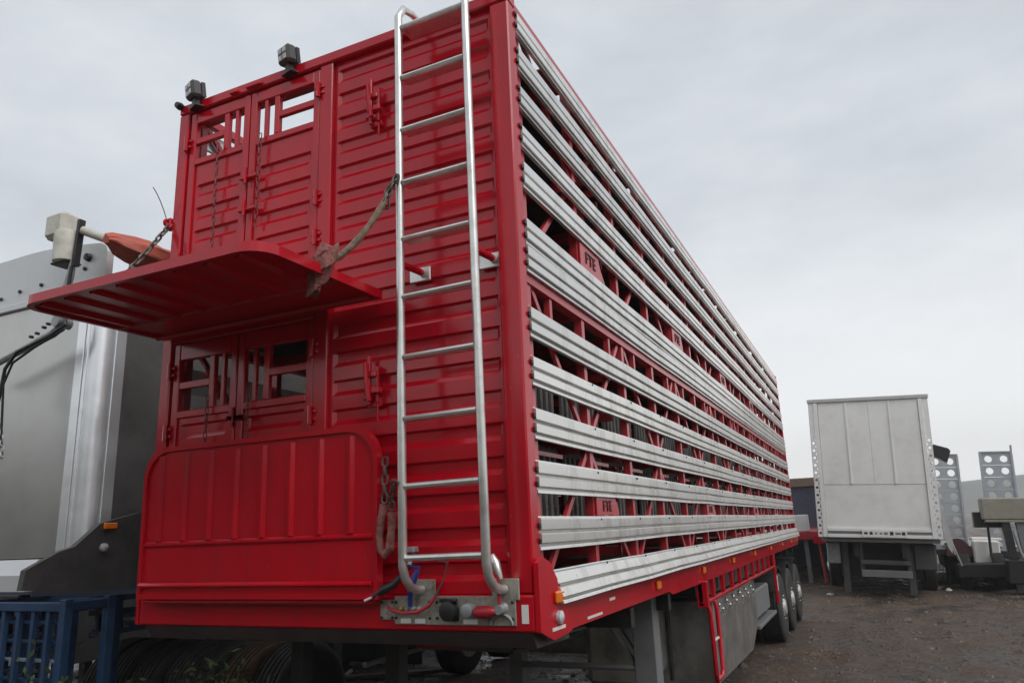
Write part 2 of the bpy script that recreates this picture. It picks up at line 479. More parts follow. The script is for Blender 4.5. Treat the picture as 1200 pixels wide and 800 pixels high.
# ------------------------------------------------------------------ the red livestock trailer
T = thing('livestock_trailer', 'tall red multi-deck livestock trailer with silver side slats and a front ladder', 'trailer')
HX = 1.25; LEN = 13.16; ZT = 4.763
def P(mb, name, m_, parent=T, smooth=False): return mb.build(name, m_, parent, smooth)

# --- ribbed sheet
def ribbed(x0, x1, z0, z1, y, pitch=.163, depth=.024, mx_=.035, phase=0.0):
    zs = [z0]; inn = [0]
    z = z0 + .02 + phase
    while z + pitch*.62 < z1 - .01:
        for q, d in ((z + .006, 0), (z + .034, 1), (z + .084, 1), (z + .096, 0)):
            zs.append(q); inn.append(d)
        z += pitch
    zs.append(z1); inn.append(0)
    xs_ = [x0, x0+mx_, x0+mx_+.02, x1-mx_-.02, x1-mx_, x1]
    q = MB(); q.grid(xs_, zs, lambda i, j: y + (depth if inn[j] and 2 <= i <= 3 else 0))
    # a back skin gives the sheet its thickness
    q.grid([x0, x1], [z0, z1], lambda i, j: y + depth + .012)
    return q

# --- corner and centre posts, rails of the front wall
P(MB().box((1.135, -.035, 1.56), (1.25, .065, 4.69), .008), 'corner_post', RED)
P(MB().box((-1.25, -.035, 1.56), (-1.165, .065, 4.69), .008), 'corner_post', RED)
P(MB().box((-.045, -.03, 1.56), (.05, .05, 4.69), .006), 'centre_post', RED)
P(MB().box((-1.25, -.04, 4.692), (1.25, .07, ZT), .008), 'top_rail', RED)
P(MB().box((-1.165, -.028, 3.06), (-.047, .05, 3.14), .006), 'door_sill', RED)
P(MB().box((-1.165, -.026, 1.56), (-.047, .04, 1.70), .005), 'lower_sill', RED)
P(MB().box((-1.26, -.05, 1.395), (1.26, .07, 1.557), .010), 'front_beam', RED)
fl = MB().prism([(-.045, 1.392), (.0, 1.325), (.40, 1.315), (.40, 1.392)], 0, -1.2, 1.24)
P(fl, 'skid_plate', DARKLIP)
P(ribbed(.052, 1.133, 1.56, 4.69, .0, phase=.03, depth=.018, mx_=.02), 'front_panel', RED)

# --- doors
def door(x0, x1, z0, z1, win, hinge_left):
    zb, zt = win
    fr = .05
    d = link_obj('door', None, T)
    d.empty_display_size = .1
    q = MB()
    y0, y1 = -.022, .022
    q.box((x0, y0, z0), (x0+fr, y1, z1), .006)
    q.box((x1-fr, y0, z0), (x1, y1, z1), .006)
    q.box((x0+fr, y0+.002, zt), (x1-fr, y1-.002, z1-.001), .005)
    q.box((x0+fr, y0+.002, zb-.045), (x1-fr, y1-.002, zb), .005)
    q.box((x0+fr, y0+.003, z0+.001), (x1-fr, y1-.003, z0+.05), .005)
    q.build('door_frame', RED, d)
    ribbed(x0+fr, x1-fr, z0+.05, zb-.045, -.004, phase=.02, mx_=.02, depth=.018).build('door_panel', RED, d)
    wd = x1 - x0 - 2*fr
    if hinge_left:
        xm = x0+fr+wd*.64; wide = (x0+fr, xm-.02); nar = (xm+.02, x1-fr)
    else:
        xm = x0+fr+wd*.36; wide = (xm+.02, x1-fr); nar = (x0+fr, xm-.02)
    MB().box((xm-.02, y0+.004, zb), (xm+.02, y1-.004, zt), .004).build('mullion', RED, d)
    zm = (zb+zt)/2
    MB().box((wide[0], y0+.006, zm-.022), (wide[1], y1-.006, zm+.022), .004).build('window_bar', RED, d)
    nm = (nar[0]+nar[1])/2
    MB().box((nm-.013, y0+.008, zb), (nm+.013, y1-.008, zt), .003).build('window_bar', RED, d)
    return d
dUL = door(-1.15, -.625, 3.145, 4.68, (4.335, 4.60), True)
dUR = door(-.615, -.052, 3.145, 4.68, (4.335, 4.60), False)
dLL = door(-1.15, -.625, 1.71, 3.055, (2.63, 2.95), True)
dLR = door(-.615, -.052, 1.71, 3.055, (2.63, 2.95), False)
for d_, x, za, zb in ((dUL, -.86, 4.36, 3.60), (dUR, -.50, 4.33, 3.72), (dLL, -.82, 2.68, 2.30), (dLR, -.50, 2.66, 2.32)):
    MB().chain([(x, -.045, za), (x-.012, -.04, zb)], ln=.046, wd=.026, r=.0036).build('hanging_chain', CHAINR, d_, smooth=True)
for d_, x, zl in ((dUR, -.045, (4.52, 3.80, 3.55)), (dUL, -1.16, (4.45, 3.62)), (dLR, -.045, (2.88, 2.5)), (dLL, -1.16, (2.88, 2.5))):
    for z in zl:
        q = MB(); q.tube([(x, -.045, z-.05), (x, -.045, z+.05)], .013, 8); q.box((x-.035, -.04, z-.03), (x+.035, -.026, z-.012), .003); q.box((x-.035, -.04, z+.012), (x+.035, -.026, z+.03), .003)
        q.build('hinge', RED, d_)
for d_, z in ((dUL, 3.86), (dUR, 4.08), (dLL, 2.55), (dLR, 2.55)):
    q = MB(); q.box((-.66, -.05, z-.02), (-.52, -.024, z+.004), .004); q.tube([(-.60, -.055, z-.06), (-.60, -.055, z+.05)], .010, 6)
    q.build('latch', RED, d_)

q = MB(); q.lathe([(-.03, .0), (-.03, .02), (.0, .028), (.03, .02), (.03, .0)], (-1.235, -.055, ZT-.01), 1, 10); P(q, 'corner_knob', BLACK, smooth=True)
for x_ in (-.74, -.60, -.54):
    P(MB().box((x_-.035, -.065, 4.70), (x_+.035, -.041, 4.725), .005), 'header_clip', RED)
# --- fold-down ramps
def ramp_shape(x0, x1, depth, rad=.17):
    pts = [(x0, 0), (x1, 0)]
    for k in range(7):
        a = math.pi/2*k/6; pts.append((x1-rad+rad*math.cos(a), depth-rad+rad*math.sin(a)))
    for k in range(7):
        a = math.pi/2*(1+k/6); pts.append((x0+rad+rad*math.cos(a), depth-rad+rad*math.sin(a)))
    return pts
def ramp(name, x0, x1, depth, place, rad=.17):
    r = link_obj(name, None, T); r.empty_display_size = .1
    def mk(q, nm, mt=RED, smooth=False):
        q.v = [place(*v) for v in q.v]; q.build(nm, mt, r, smooth)
    sh = ramp_shape(x0, x1, depth, rad)
    q = MB(); q.prism(ramp_shape(x0+.012, x1-.012, depth-.012, rad), 1, -.012, .012)
    q.v = [(x, y, z+.004) for (x, y, z) in q.v]
    mk(q, 'ramp_sheet')
    inner = [((a-(x0+x1)/2)*(1-.05/(x1-x0))+(x0+x1)/2, .028 + b_*(1-.055/depth)) for a, b_ in sh]
    nn = len(sh); q = MB(); vs = []
    for y in (-.028, .020):
        for a, b_ in sh: vs.append((a, y, b_))
        for a, b_ in inner: vs.append((a, y, b_))
    fs = []
    for i in range(nn):
        j = (i+1) % nn
        fs += [(i, j, nn+j, nn+i), (2*nn+i, 3*nn+i, 3*nn+j, 2*nn+j), (i, 2*nn+i, 2*nn+j, j), (nn+i, nn+j, 3*nn+j, 3*nn+i)]
    q.add(vs, fs); mk(q, 'ramp_rim')
    k = 8
    for i in range(k):
        x = x0 + .13 + (x1-x0-.30)*i/(k-1)
        q = MB(); q.prism([(x-.022, -.013), (x-.008, -.032), (x+.008, -.032), (x+.022, -.013)], 2, depth*.37, depth-.05)
        mk(q, 'rib')
    q = MB(); q.prism([(-.013, depth*.35-.02), (-.026, depth*.35-.006), (-.026, depth*.35+.006), (-.013, depth*.35+.014)], 0, x0+.03, x1-.03); mk(q, 'fold_crease')
    q = MB(); q.prism([(-.029, .06), (-.043, .068), (-.043, .076), (-.029, .088)], 0, x0+.02, x1-.03); mk(q, 'lip')
    q = MB(); q.tube([(x0+.04, .0, -.012), (x1-.04, .0, -.012)], .014, 8); mk(q, 'hinge_rod')
    return r
ramp('lower_ramp', -1.19, .47, .85, lambda x, y, z: (x, -.105 + y - .012*z, 1.545 + z))
ramp('upper_ramp', -1.21, .44, .93, lambda x, y, z: (x, -.055 - z, 3.112 + y - .012*z), .13)

# --- ladder
LA = link_obj('ladder', None, T); LA.empty_display_size = .1
LY = -.20
for (xa, xb) in ((.645, .66), (1.07, 1.10)):
    pts = [(xa, .14, 4.70), (xa, .12, 4.765), (xa, .05, 4.795), (xa, -.06, 4.795), (xa, -.15, 4.765), (xa, LY, 4.68)] if xa < .8 else [(xa, .16, 4.72), (xa, .10, 4.86), (xa, -.05, 4.90), (xa, -.16, 4.86), (xa, LY, 4.76)]
    for k in range(1, 8): pts.append((xa+(xb-xa)*k/8, LY, 4.66-(4.66-1.75)*k/8))
    pts += [(xb, LY, 1.70), (xb, LY+.02, 1.645), (xb+.005, LY+.06, 1.60), (xb+.01, LY+.11, 1.585), (xb+.02, -.062, 1.583)]
    MB().tube(pts, .0215, 12).build('ladder_rail', ALU_L, LA, True)
    MB().box((xb-.05, -.061, 1.535), (xb+.09, -.05, 1.63), .004).build('foot_plate', PLATE, LA)
for i, z in enumerate((4.60, 4.28, 3.96, 3.65, 3.33, 3.015, 2.70, 2.39, 2.065, 1.735)):
    t_ = (4.66-z)/2.9; xl, xr = .645+.015*t_+.018, 1.07+.03*t_-.018
    dp = .10 if i == 0 else (.062 if i < 5 else .03)
    q = MB(); q.tube([(xl, LY-.004, z), (xr, LY-.004, z+.006)], .015, 8)
    q.box((xl, LY, z-.013), (xr, LY+dp, z+.004), .003)
    q.build('rung', ALU_L, LA, True)
for xs_, xe in ((.655, .665), (1.08, 1.09)):
    q = MB(); q.tube([(xs_, LY+.02, 3.20), (xe+.01, -.01, 3.20)], .019, 10); q.build('standoff', RED, LA, True)
    q = MB(); q.box((xe-.075, -.017, 3.155), (xe+.055, -.003, 3.235), .004); q.tube([(xe+.015, -.03, 3.20), (xe+.015, -.018, 3.20)], .027, 10); q.build('standoff_plate', ALU_L, LA)

# --- chains, sleeves
def catenary(a, b, sag, n_=10):
    a, b = Vector(a), Vector(b)
    return [a.lerp(b, i/n_) - Vector((0, 0, sag*4*(i/n_)*(1-i/n_))) for i in range(n_+1)]
eyeL = (-1.27, -.03, 3.90)
P(MB().chain(catenary(eyeL, (-1.19, -.62, 3.135), .03), ln=.072, wd=.046, r=.0075), 'ramp_chain', CHAIN, smooth=True)
q = MB(); q.box((-1.30, -.05, 3.86), (-1.25, .0, 3.94), .008); q.link(Vector((-1.275, -.05, 3.90)), Vector((0, -1, 0)), Vector((0, 0, 1)), .07, .06, .010); P(q, 'chain_eye', RED)
q = MB(); q.tube(catenary((-1.275, -.06, 3.93), (-1.30, -.16, 4.12), -.02, 6), .003, 5); P(q, 'wire_tie', BLACK)
ax = atY(470, 218, LY-.02); bx_ = atZ(375, 292, 3.16)
bx_ = Vector((.40, -.50, 3.15))
cp = catenary((.645, LY-.03, 3.66), bx_, .085, 14)
P(MB().chain(cp[:4], ln=.06, wd=.04, r=.0062), 'ramp_chain', CHAIN, smooth=True)
P(MB().chain([(.65, LY-.035, 3.67), (.61, LY-.05, 3.60), (.60, LY-.05, 3.48)], ln=.055, wd=.036, r=.006), 'ramp_chain', CHAIN, smooth=True)
P(MB().tube([(p.x+random.uniform(-.002, .002), p.y, p.z) for p in cp[2:13]], [.017+random.uniform(-.002, .003) for _ in cp[2:13]], 9), 'chain_sleeve', HOSE_T, smooth=True)
# canvas wrapped round the ramp corner
q = MB(); rnd = random.Random(5)
c0 = cp[14]
ringsn = 16; nseg = 22; vs = []
for i in range(ringsn):
    f_ = i/(ringsn-1); ctr = c0 + Vector((.055 - .16*f_*.6, -.03, .075 - .23*f_))
    for k in range(nseg):
        a = 2*math.pi*k/nseg; rr = (.032 + .028*math.sin(math.pi*min(1, f_*1.1+.1)))*(1+.16*math.sin(3*a+i*.5)+.08*math.sin(7*a-i*.8)+rnd.uniform(-.04, .04))
        vs.append(ctr + Vector((rr*math.cos(a)*1.15, rr*.72*math.sin(a), .02*math.sin(2*a+i))))
fs = [(i*nseg+k, i*nseg+(k+1) % nseg, (i+1)*nseg+(k+1) % nseg, (i+1)*nseg+k) for i in range(ringsn-1) for k in range(nseg)] + [tuple(range(nseg)), tuple((ringsn-1)*nseg+k for k in range(nseg))]
q.add(vs, fs); P(q, 'canvas_wrap', HOSE_P, smooth=True)
# slack chain and hose loop beside the ladder
P(MB().chain([(.505, -.12, 2.20), (.505, -.125, 1.98)], ln=.06, wd=.04, r=.0062), 'slack_chain', CHAIN, smooth=True)
P(MB().chain([(.63, LY-.03, 2.085), (.565, -.15, 2.02), (.56, -.14, 1.94)], ln=.055, wd=.036, r=.006), 'slack_chain', CHAIN, smooth=True)
loop = [(.505, -.125, 1.99), (.488, -.13, 1.92), (.482, -.135, 1.84), (.492, -.14, 1.775), (.52, -.145, 1.75), (.548, -.145, 1.78), (.557, -.143, 1.86), (.560, -.14, 1.95)]
P(MB().tube(loop, [.02+random.uniform(-.003, .004) for _ in loop], 9), 'chain_sleeve', HOSE_P, smooth=True)
# latch gear on the front wall
for z0, sc_ in ((4.30, 1.0), (2.63, .9)):
    q = MB()
    q.box((.335, -.05, z0-.13*sc_), (.355, -.026, z0+.17*sc_), .004); q.box((.385, -.045, z0-.12*sc_), (.405, -.024, z0+.10*sc_), .004)
    q.box((.315, -.06, z0+.03), (.40, -.02, z0+.065), .006); q.box((.33, -.065, z0-.06), (.42, -.02, z0-.02), .006)
    q.tube([(.37, -.07, z0-.10), (.355, -.075, z0+.0), (.345, -.07, z0+.11)], .013, 7)
    q.box((.305, -.045, z0-.085), (.345, -.005, z0-.055), .004); q.tube([(.395, -.03, z0-.2), (.395, -.03, z0-.1)], .006, 6)
    q.box((.33, -.028, z0-.14*sc_), (.41, -.002, z0-.11*sc_), .003)
    P(q, 'latch_gear', RED)

# --- work lamps on the top rail
for x, yw in ((-1.10, -.35), (-.29, -.25)):
    wl = link_obj('work_lamp', None, T); wl.empty_display_size = .1
    wl.location = (x+.02, -.07, ZT+.045); wl.rotation_euler = (R(8), 0, yw); wl.scale = (1.05, 1.05, 1.05)
    MB().box((-.058, -.045, -.052), (.058, .025, .062), .016).build('lamp_body', GREYD, wl)
    q = MB()
    for k in range(7): q.box((-.05+.0155*k, .024, -.045), (-.044+.0155*k, .05, .055))
    q.build('heat_sink', BLACK, wl)
    for i in (-1, 1):
        for j in (-1, 1):
            MB().box((i*.022-.017, -.049, .005+j*.022-.017), (i*.022+.017, -.044, .005+j*.022+.017), .004).build('lens', LENS, wl)
    q = MB(); q.box((-.02, -.02, -.105), (.02, .02, -.05), .004); q.box((-.05, -.03, -.115), (.05, .03, -.102), .003); q.build('bracket', BLACK, wl)

# --- service plate with couplings
SP = link_obj('service_plate', None, T); SP.empty_display_size = .1
q = MB(); q.box((.52, -.060, 1.425), (1.17, -.052, 1.553), .002); q.box((.435, -.058, 1.445), (.518, -.052, 1.535), .002); q.build('plate', PLATE, SP)
q = MB(); q.lathe([(-.105, .035), (-.10, .044), (-.062, .046)], (.835, 0, 1.49), 1, 14); q.box((.79, -.072, 1.445), (.88, -.061, 1.535), .006); q.box((.792, -.10, 1.528), (.878, -.068, 1.545), .004); q.build('black_socket', BLACK, SP, True)
q = MB(); q.lathe([(-.12, .018), (-.115, .03), (-.09, .033), (-.062, .03)], (.945, 0, 1.495), 1, 14); q.build('coupling', GALV, SP, True)
q = MB(); q.tube([(.985, -.10, 1.487), (1.0, -.105, 1.488), (1.06, -.105, 1.49), (1.085, -.10, 1.49)], [.018, .028, .028, .016], 10); q.build('red_coupling', RED_H, SP, True)
q = MB(); q.lathe([(-.11, .020), (-.07, .024), (-.061, .03)], (1.105, 0, 1.498), 1, 12); q.build('coupling', GALV, SP, True)
q = MB()
for k in range(14):
    a = math.pi*(.1+.9*k/13)
q.tube([(1.10+.055*math.cos(math.pi*(k/12)), -.066, 1.43+.045*math.sin(math.pi*k/12)) for k in range(13)], .007, 6); q.build('cable_loop', GALV, SP, True)
for x in (.565, .60, .635, .665):
    MB().lathe([(-.085, .008), (-.08, .012), (-.061, .013)], (x, 0, 1.497), 1, 8).build('air_fitting', BRASS if x < .6 else GALV, SP, True)
for x in (.585, .665, .90):
    MB().box((x-.028 if x < .8 else x-.0, -.0625, 1.431), (x+.028 if x < .8 else x+.075, -.0605, 1.452)).build('name_strip', WHITE_S, SP)
for x in (.445, .508, .53, .72, .76, 1.155):
    for z in (1.455, 1.527):
        MB().lathe([(-.068, .004), (-.066, .007), (-.0605, .0075)], (x, 0, z), 1, 6).build('bolt', BLACK, SP)
MB().tube([(.50, -.085, 1.505), (.535, -.10, 1.492), (.60, -.11, 1.482), (.68, -.11, 1.487), (.74, -.10, 1.515), (.765, -.085, 1.555)], .0085, 8).build('red_hose', RED_H, SP, True)
MB().tube([(.765, -.085, 1.555), (.80, -.075, 1.62), (.82, -.07, 1.69), (.83, -.07, 1.725)], [.006, .004, .003, .003], 6).build('cable', CHAIN, SP, True)
MB().tube([(.83, -.07, 1.705), (.76, -.05, 1.715), (.70, -.04, 1.72)], .003, 6).build('cable', CHAIN, SP, True)
MB().tube([(.625, -.085, 1.51), (.635, -.10, 1.57), (.66, -.12, 1.62), (.685, -.11, 1.675)], [.010, .013, .019, .012], 8).build('blue_hose', BLUE_H, SP, True)
MB().tube([(.685, -.10, 1.685), (.62, -.07, 1.69), (.57, -.05, 1.66)], .008, 8).build('blue_hose', BLUE_H, SP, True)
MB().tube([(.44, -.13, 1.555), (.48, -.11, 1.585), (.54, -.10, 1.61), (.58, -.08, 1.655)], [.012, .022, .020, .012], 8).build('black_hose', BLACK, SP, True)
MB().tube([(.40, -.14, 1.54), (.44, -.13, 1.556)], .006, 6).build('hose_tip', WHITE_S, SP, True)
q = MB(); q.tube([(.63, -.10, 1.70), (.635, -.08, 1.76)], .012, 8); q.box((.60, -.12, 1.755), (.67, -.07, 1.785), .006); q.build('tap', GALV, SP)
MB().tube([(1.065, -.07, 1.735), (1.085, -.08, 1.70), (1.10, -.085, 1.66), (1.115, -.085, 1.63)], [.012, .022, .018, .008], 10).build('air_line_end', ALU_L, SP, True)
MB().box((1.045, -.095, 1.665), (1.075, -.07, 1.695), .005).build('brass_nut', BRASS, SP)
MB().tube([(1.10, -.085, 1.63), (1.10, -.085, 1.52)], .008, 8).build('red_hose', RED_H, SP, True)
P(MB().box((1.195, -.0535, 1.435), (1.228, -.0505, 1.515)), 'reflector_sticker', WHITE_S)

# --- side rails, gussets, marker lamps
gus = [(-.05, 1.40), (-.05, 1.695), (.02, 1.715), (.09, 1.69), (.30, 1.49), (.33, 1.36), (.10, 1.345)]
P(MB().prism(gus, 0, 1.2605, 1.285), 'corner_gusset', RED)
P(MB().prism(gus, 0, -1.285, -1.2605), 'corner_gusset', RED)
railpoly = [(.25, 1.36), (2.4, 1.36), (2.5, 1.33), (3.45, 1.33), (LEN, 1.33), (LEN, 1.495), (.25, 1.495)]
for s_ in (1, -1):
    P(MB().prism(railpoly, 0, *sorted((s_*1.20, s_*1.262))), 'side_rail', RED)
def marker(y, z, x=1.2625, m_=ORANGE):
    q = MB(); q.box((x, y-.045, z-.028), (x+.022, y+.045, z+.028), .008); P(q, 'marker_lamp', m_)
marker(.16, 1.53, 1.2855)
q = MB(); q.lathe([(.0, .030), (.018, .030), (.024, .02), (.028, .0)], (1.2855, .16, 1.44), 0, 14); P(q, 'marker_lamp', LENS, smooth=True)
P(MB().box((1.2855, .08, 1.385), (1.288, .24, 1.40)), 'name_strip', WHITE_S)
P(MB().box((1.2625, .62, 1.375), (1.2645, .86, 1.388)), 'name_strip', WHITE_S)
P(MB().box((1.2625, 1.0, 1.43), (1.2645, 1.10, 1.445)), 'name_strip', WHITE_S)
for y in (2.07, 3.66, 5.25, 6.9, 8.6, 10.2, 11.7, 12.9): marker(y, 1.43)

# --- aluminium side slats (real extrusion section, x outward from the frame)
NB = 16; BAY = .823; Y0 = .125
SEC = [(.0, .155), (.012, .155), (.013, .149), (.028, .145), (.030, .141), (.030, .094), (.028, .090), (.006, .088), (.006, .079), (.026, .075), (.030, .071), (.030, .032), (.028, .028), (.006, .026), (.006, .018), (.020, .015), (.022, .0), (.0, .0)]
ZB = [(4.543, .132), (4.312, .144), (4.076, .136), (3.843, .130), (3.600, .158), (3.282, .151), (3.130, .150), (2.785, .164), (2.536, .153), (2.270, .156), (2.009, .159), (1.746, .156)]
def slat_mesh(h, y0, tilt=0.0):
    poly = [(1.2315 + x + tilt*(1 - z/.155), z/.155*h) for x, z in SEC]
    q = MB(); nn = len(poly); ysg = [y0] + [Y0 + BAY*k for k in range(1, 16)] + [LEN-.05]; vs = []
    for i, y in enumerate(ysg):
        dx, dz = (random.uniform(-.0015, .003), random.uniform(-.0035, .0035)) if 0 < i else (0, 0)
        vs += [(x + dx*(x > 1.2316), y, z + dz) for x, z in poly]
    fs = [(j*nn+i, j*nn+(i+1) % nn, (j+1)*nn+(i+1) % nn, (j+1)*nn+i) for j in range(len(ysg)-1) for i in range(nn)]
    fs += [tuple(range(nn))[::-1], tuple((len(ysg)-1)*nn+k for k in range(nn))]
    q.add(vs, fs); return q
dark_end_me = MB().box((1.2505, .044, .002), (1.262, .0655, .026), .003).mesh('dark_slat_end', BLACK)  # dark blocks standing in for the shadowed hollow ends of the slats
rivm = MB().lathe([(0, .008), (.006, .006), (.008, .0)], (0, 0, 0), 0, 6).mesh('rivet', BLACK)
posts_y = [Y0 + BAY*k for k in range(NB)]
for z, h in ZB:
    me = slat_mesh(h, .066).mesh('slat', ALU)
    for s_ in (1, -1):
        o = link_obj('slat', me, T); o.location = (0, 0, z)
        if s_ < 0: o.rotation_euler = (0, 0, 0); o.scale = (-1, 1, 1)
        if s_ > 0:
            for q_ in (.028, .098):
                pl = link_obj('dark_slat_end', dark_end_me, o); pl.location = (0, 0, q_)
me = slat_mesh(.15, .17, .055).mesh('slat', ALU)
for s_ in (1, -1):
    o = link_obj('slat', me, T); o.location = (s_*.008, 0, 1.4985)
    if s_ < 0: o.scale = (-1, 1, 1)
for k in range(1, 12):
    for z in (1.746+.148, 2.009+.15, 2.27+.145, 2.536+.145, 1.655):
        o = link_obj('rivet', rivm, T); o.location = (1.2615 if z > 1.7 else 1.279, posts_y[k], z-.012)

# --- frame posts, lattice braces, decks
XF = 1.203
pm = MB().box((-.025, -.025, 1.45), (.025, .025, 4.70)).mesh('post', RED_LIT)
for s_ in (1, -1):
    for k, y in enumerate(posts_y):
        o = link_obj('post', pm, T); o.location = (s_*XF, y, 0)
        if k == 0 and s_ > 0: pass
def brace(y0, z0, y1, z1):
    return MB().bar((0, y0, z0), (0, y1, z1), .034, .022, (1, 0, 0)).mesh('brace', RED_LIT)
tiers = [(1.50, 2.30, True), (3.15, 2.30, False), (3.20, 4.00, True), (4.72, 4.00, False)]
for (za, zn, _) in tiers:
    up_ = brace(0, za, BAY, zn); dn = brace(0, zn, BAY, za)
    for s_ in (1, -1):
        for k in range(NB-1):
            o = link_obj('brace', up_ if k % 2 == 0 else dn, T); o.location = (s_*(XF+.002), Y0+BAY*k, 0)
sp = MB().box((-.018, -.018, 2.86), (.018, .018, 3.14)).mesh('stud', RED_LIT)
for k in range(NB-1):
    for dy in ((.28, .80) if k % 2 == 0 else ()):
        pass
for k in range(1, NB, 2):
    for dy in (-.52, .52):
        o = link_obj('stud', sp, T); o.location = (XF+.006, Y0+BAY*k+dy, 0)
for s_ in (1, -1):
    P(MB().box((s_*XF-.03, .07, 3.080), (s_*XF+.034, LEN-.06, 3.126)), 'deck_chord', RED_LIT)
    P(MB().box((s_*XF-.022, .07, 4.70), (s_*XF+.030, LEN-.04, 4.755)), 'roof_rail', RED_LIT)
for z in (2.34, 3.16, 4.02):
    P(MB().box((-1.17, .08, z), (1.17, LEN-.08, z+.035)), 'deck_floor', DARKIN)
    cm = MB().box((-1.17, -.03, z-.07), (1.17, .03, z-.001)).mesh('deck_bearer', RED_LIT)
    for k in range(NB):
        o = link_obj('deck_bearer', cm, T); o.location = (0, posts_y[k], 0)
P(MB().box((-1.19, .1, 1.38), (1.19, LEN-.05, 1.44)), 'main_floor', DARKIN)
# short deck-edge rails seen in the narrow openings
sr = MB().bar((1.155, .10, 2.225), (1.155, .62, 2.225), .02, .022).mesh('edge_rail', RED_LIT)
for k in range(0, NB-1):
    o = link_obj('edge_rail', sr, T); o.location = (0, Y0+BAY*k - .10, 0)
# galvanised bar gates just inside the frame
for (za, zb) in ((1.86, 2.30), (2.39, 2.74), (3.22, 3.56)):
    q = MB()
    y = 0.0
    for i in range(9):
        q.box((-.008, .05+i*.082, za), (.008, .085+i*.082, zb))
    q.box((-.010, .04, za+.02), (.010, .76, za+.05)); q.box((-.010, .04, zb-.04), (.010, .76, zb-.01))
    gm = q.mesh('stock_gate', GREYB)
    for k in range(NB-1):
        o = link_obj('stock_gate', gm, T); o.location = (1.03, Y0+BAY*k, 0)
# cross gates and dark inner partitions
for k in range(2, NB, 3):
    for (za, zb) in ((1.45, 2.26), (2.40, 3.08), (3.22, 3.94), (4.06, 4.60)):
        q = MB()
        for i in range(5): q.box((-1.1, -.012, za+.05+i*(zb-za-.1)/4-.03), (1.1, .012, za+.05+i*(zb-za-.1)/4+.03))
        o = q.build('cross_gate', RED_LIT, T); o.location = (0, posts_y[k]+.06, 0)
rb = MB().box((-1.22, -.03, 4.69), (1.22, .03, 4.745)).mesh('roof_bow', RED_LIT)
for k in range(NB):
    o = link_obj('roof_bow', rb, T); o.location = (0, posts_y[k]+.01, 0)
P(MB().box((-1.10, .95, 4.7465), (1.06, LEN-.1, 4.756)), 'roof_sheet', DARKIN)
P(MB().box((.12, .075, 4.7465), (1.06, .948, 4.756)), 'roof_sheet', DARKIN)
yk = .07
for k in range(17):
    for a_, b_ in ((yk, .40+BAY*k), (.40+BAY*k+.35, .95+BAY*k-.06)):
        pass
    y0_ = .072 if k == 0 else .40+BAY*.62*k-.22 + .20
for k in range(9):
    o_ = k*BAY*2
    for a_, b_ in ((-.37, .40), (.74, .95)):
        ya, yb = max(.075, o_+a_), min(LEN-.1, o_+b_)
        if yb > ya: P(MB().box((1.062, ya, 4.7465), (1.175, yb, 4.756)), 'roof_edge', RED_LIT)
# rear wall frame
q = MB(); q.box((-1.25, LEN-.05, 1.33), (-1.12, LEN, 4.75), .006); P(q, 'rear_post', RED)
q = MB(); q.box((1.12, LEN-.05, 1.33), (1.25, LEN, 4.75), .006); P(q, 'rear_post', RED)
for z in (1.40, 2.33, 3.15, 4.0, 4.69):
    P(MB().box((-1.12, LEN-.045, z), (1.12, LEN-.005, z+.07)), 'rear_rail', RED)

# --- name plates in the openings (cut-through letters)
def text_mesh(body, size, name='letters', depth=.004):
    cu = bpy.data.curves.new(name, 'FONT'); cu.body = body; cu.size = size; cu.extrude = depth; cu.align_x = 'CENTER'; cu.align_y = 'CENTER'; cu.space_character = 1.15
    cu.offset = .0005
    o = bpy.data.objects.new(name, cu); COL.objects.link(o)
    bpy.context.view_layer.update()
    me = bpy.data.meshes.new_from_object(o.evaluated_get(bpy.context.evaluated_depsgraph_get()))
    bpy.data.objects.remove(o); me.materials.clear(); me.materials.append(LETTER)
    return me
fte = text_mesh('FTE', .115)
platem = {}
for z0, z1 in ((3.436, 3.597), (1.905, 2.006)):
    platem[z0] = MB().prism([(.0, z0), (.42, z0), (.42, z0+.03), (.36, z1), (.0, z1)], 0, 1.234, 1.242).mesh('name_plate', RED_LIT)
for z0, z1, yl in ((3.436, 3.597, (.95, 3.42, 5.89, 8.36)), (1.905, 2.006, (.95, 4.24, 7.53, 10.0))):
    for y in yl:
        o = link_obj('name_plate', platem[z0], T); o.location = (0, y, 0)
        tx = link_obj('letters', fte, o); tx.rotation_euler = (R(90), 0, R(90)); tx.location = (1.2435, .19, (z0+z1)/2)
        if z1 < 3: tx.scale = (.85, .8, 1)

# --- running gear
for s_ in (1, -1):
    P(MB().box((s_*.45-.05, 1.5, 1.06), (s_*.45+.05, LEN-.2, 1.30), .01), 'chassis_beam', BLACK)
cbm = MB().box((-1.18, -.04, 1.20), (1.18, .04, 1.32)).mesh('cross_member', BLACK)
for k in range(12):
    o = link_obj('cross_member', cbm, T); o.location = (0, 1.7+1.0*k, 0)
tyre_prof = [(-.14, .30), (-.145, .36), (-.145, .44), (-.128, .492), (-.115, .502)]
for k in range(5):
    g_ = -.092 + k*.046
    tyre_prof += [(g_-.008, .5055), (g_-.006, .492), (g_+.006, .492), (g_+.008, .5055)]
tyre_prof += [(.115, .502), (.128, .492), (.145, .44), (.145, .36), (.14, .30)]
tyre_me = MB().lathe(tyre_prof, (0, 0, 0), 0, 36).mesh('tyre', RUBBER, True)
rim_me = MB().lathe([(-.13, .30), (.125, .305), (.150, .298), (.156, .285), (.150, .25), (.146, .20), (.152, .14), (.175, .12), (.20, .10), (.206, .0)], (0, 0, 0), 0, 28).mesh('rim', RIM, True)
nut_me = MB().lathe([(0, .018), (.03, .016), (.035, .0)], (0, 0, 0), 0, 6).mesh('wheel_nut', CHROME)
WY = (9.62, 10.98, 12.30)
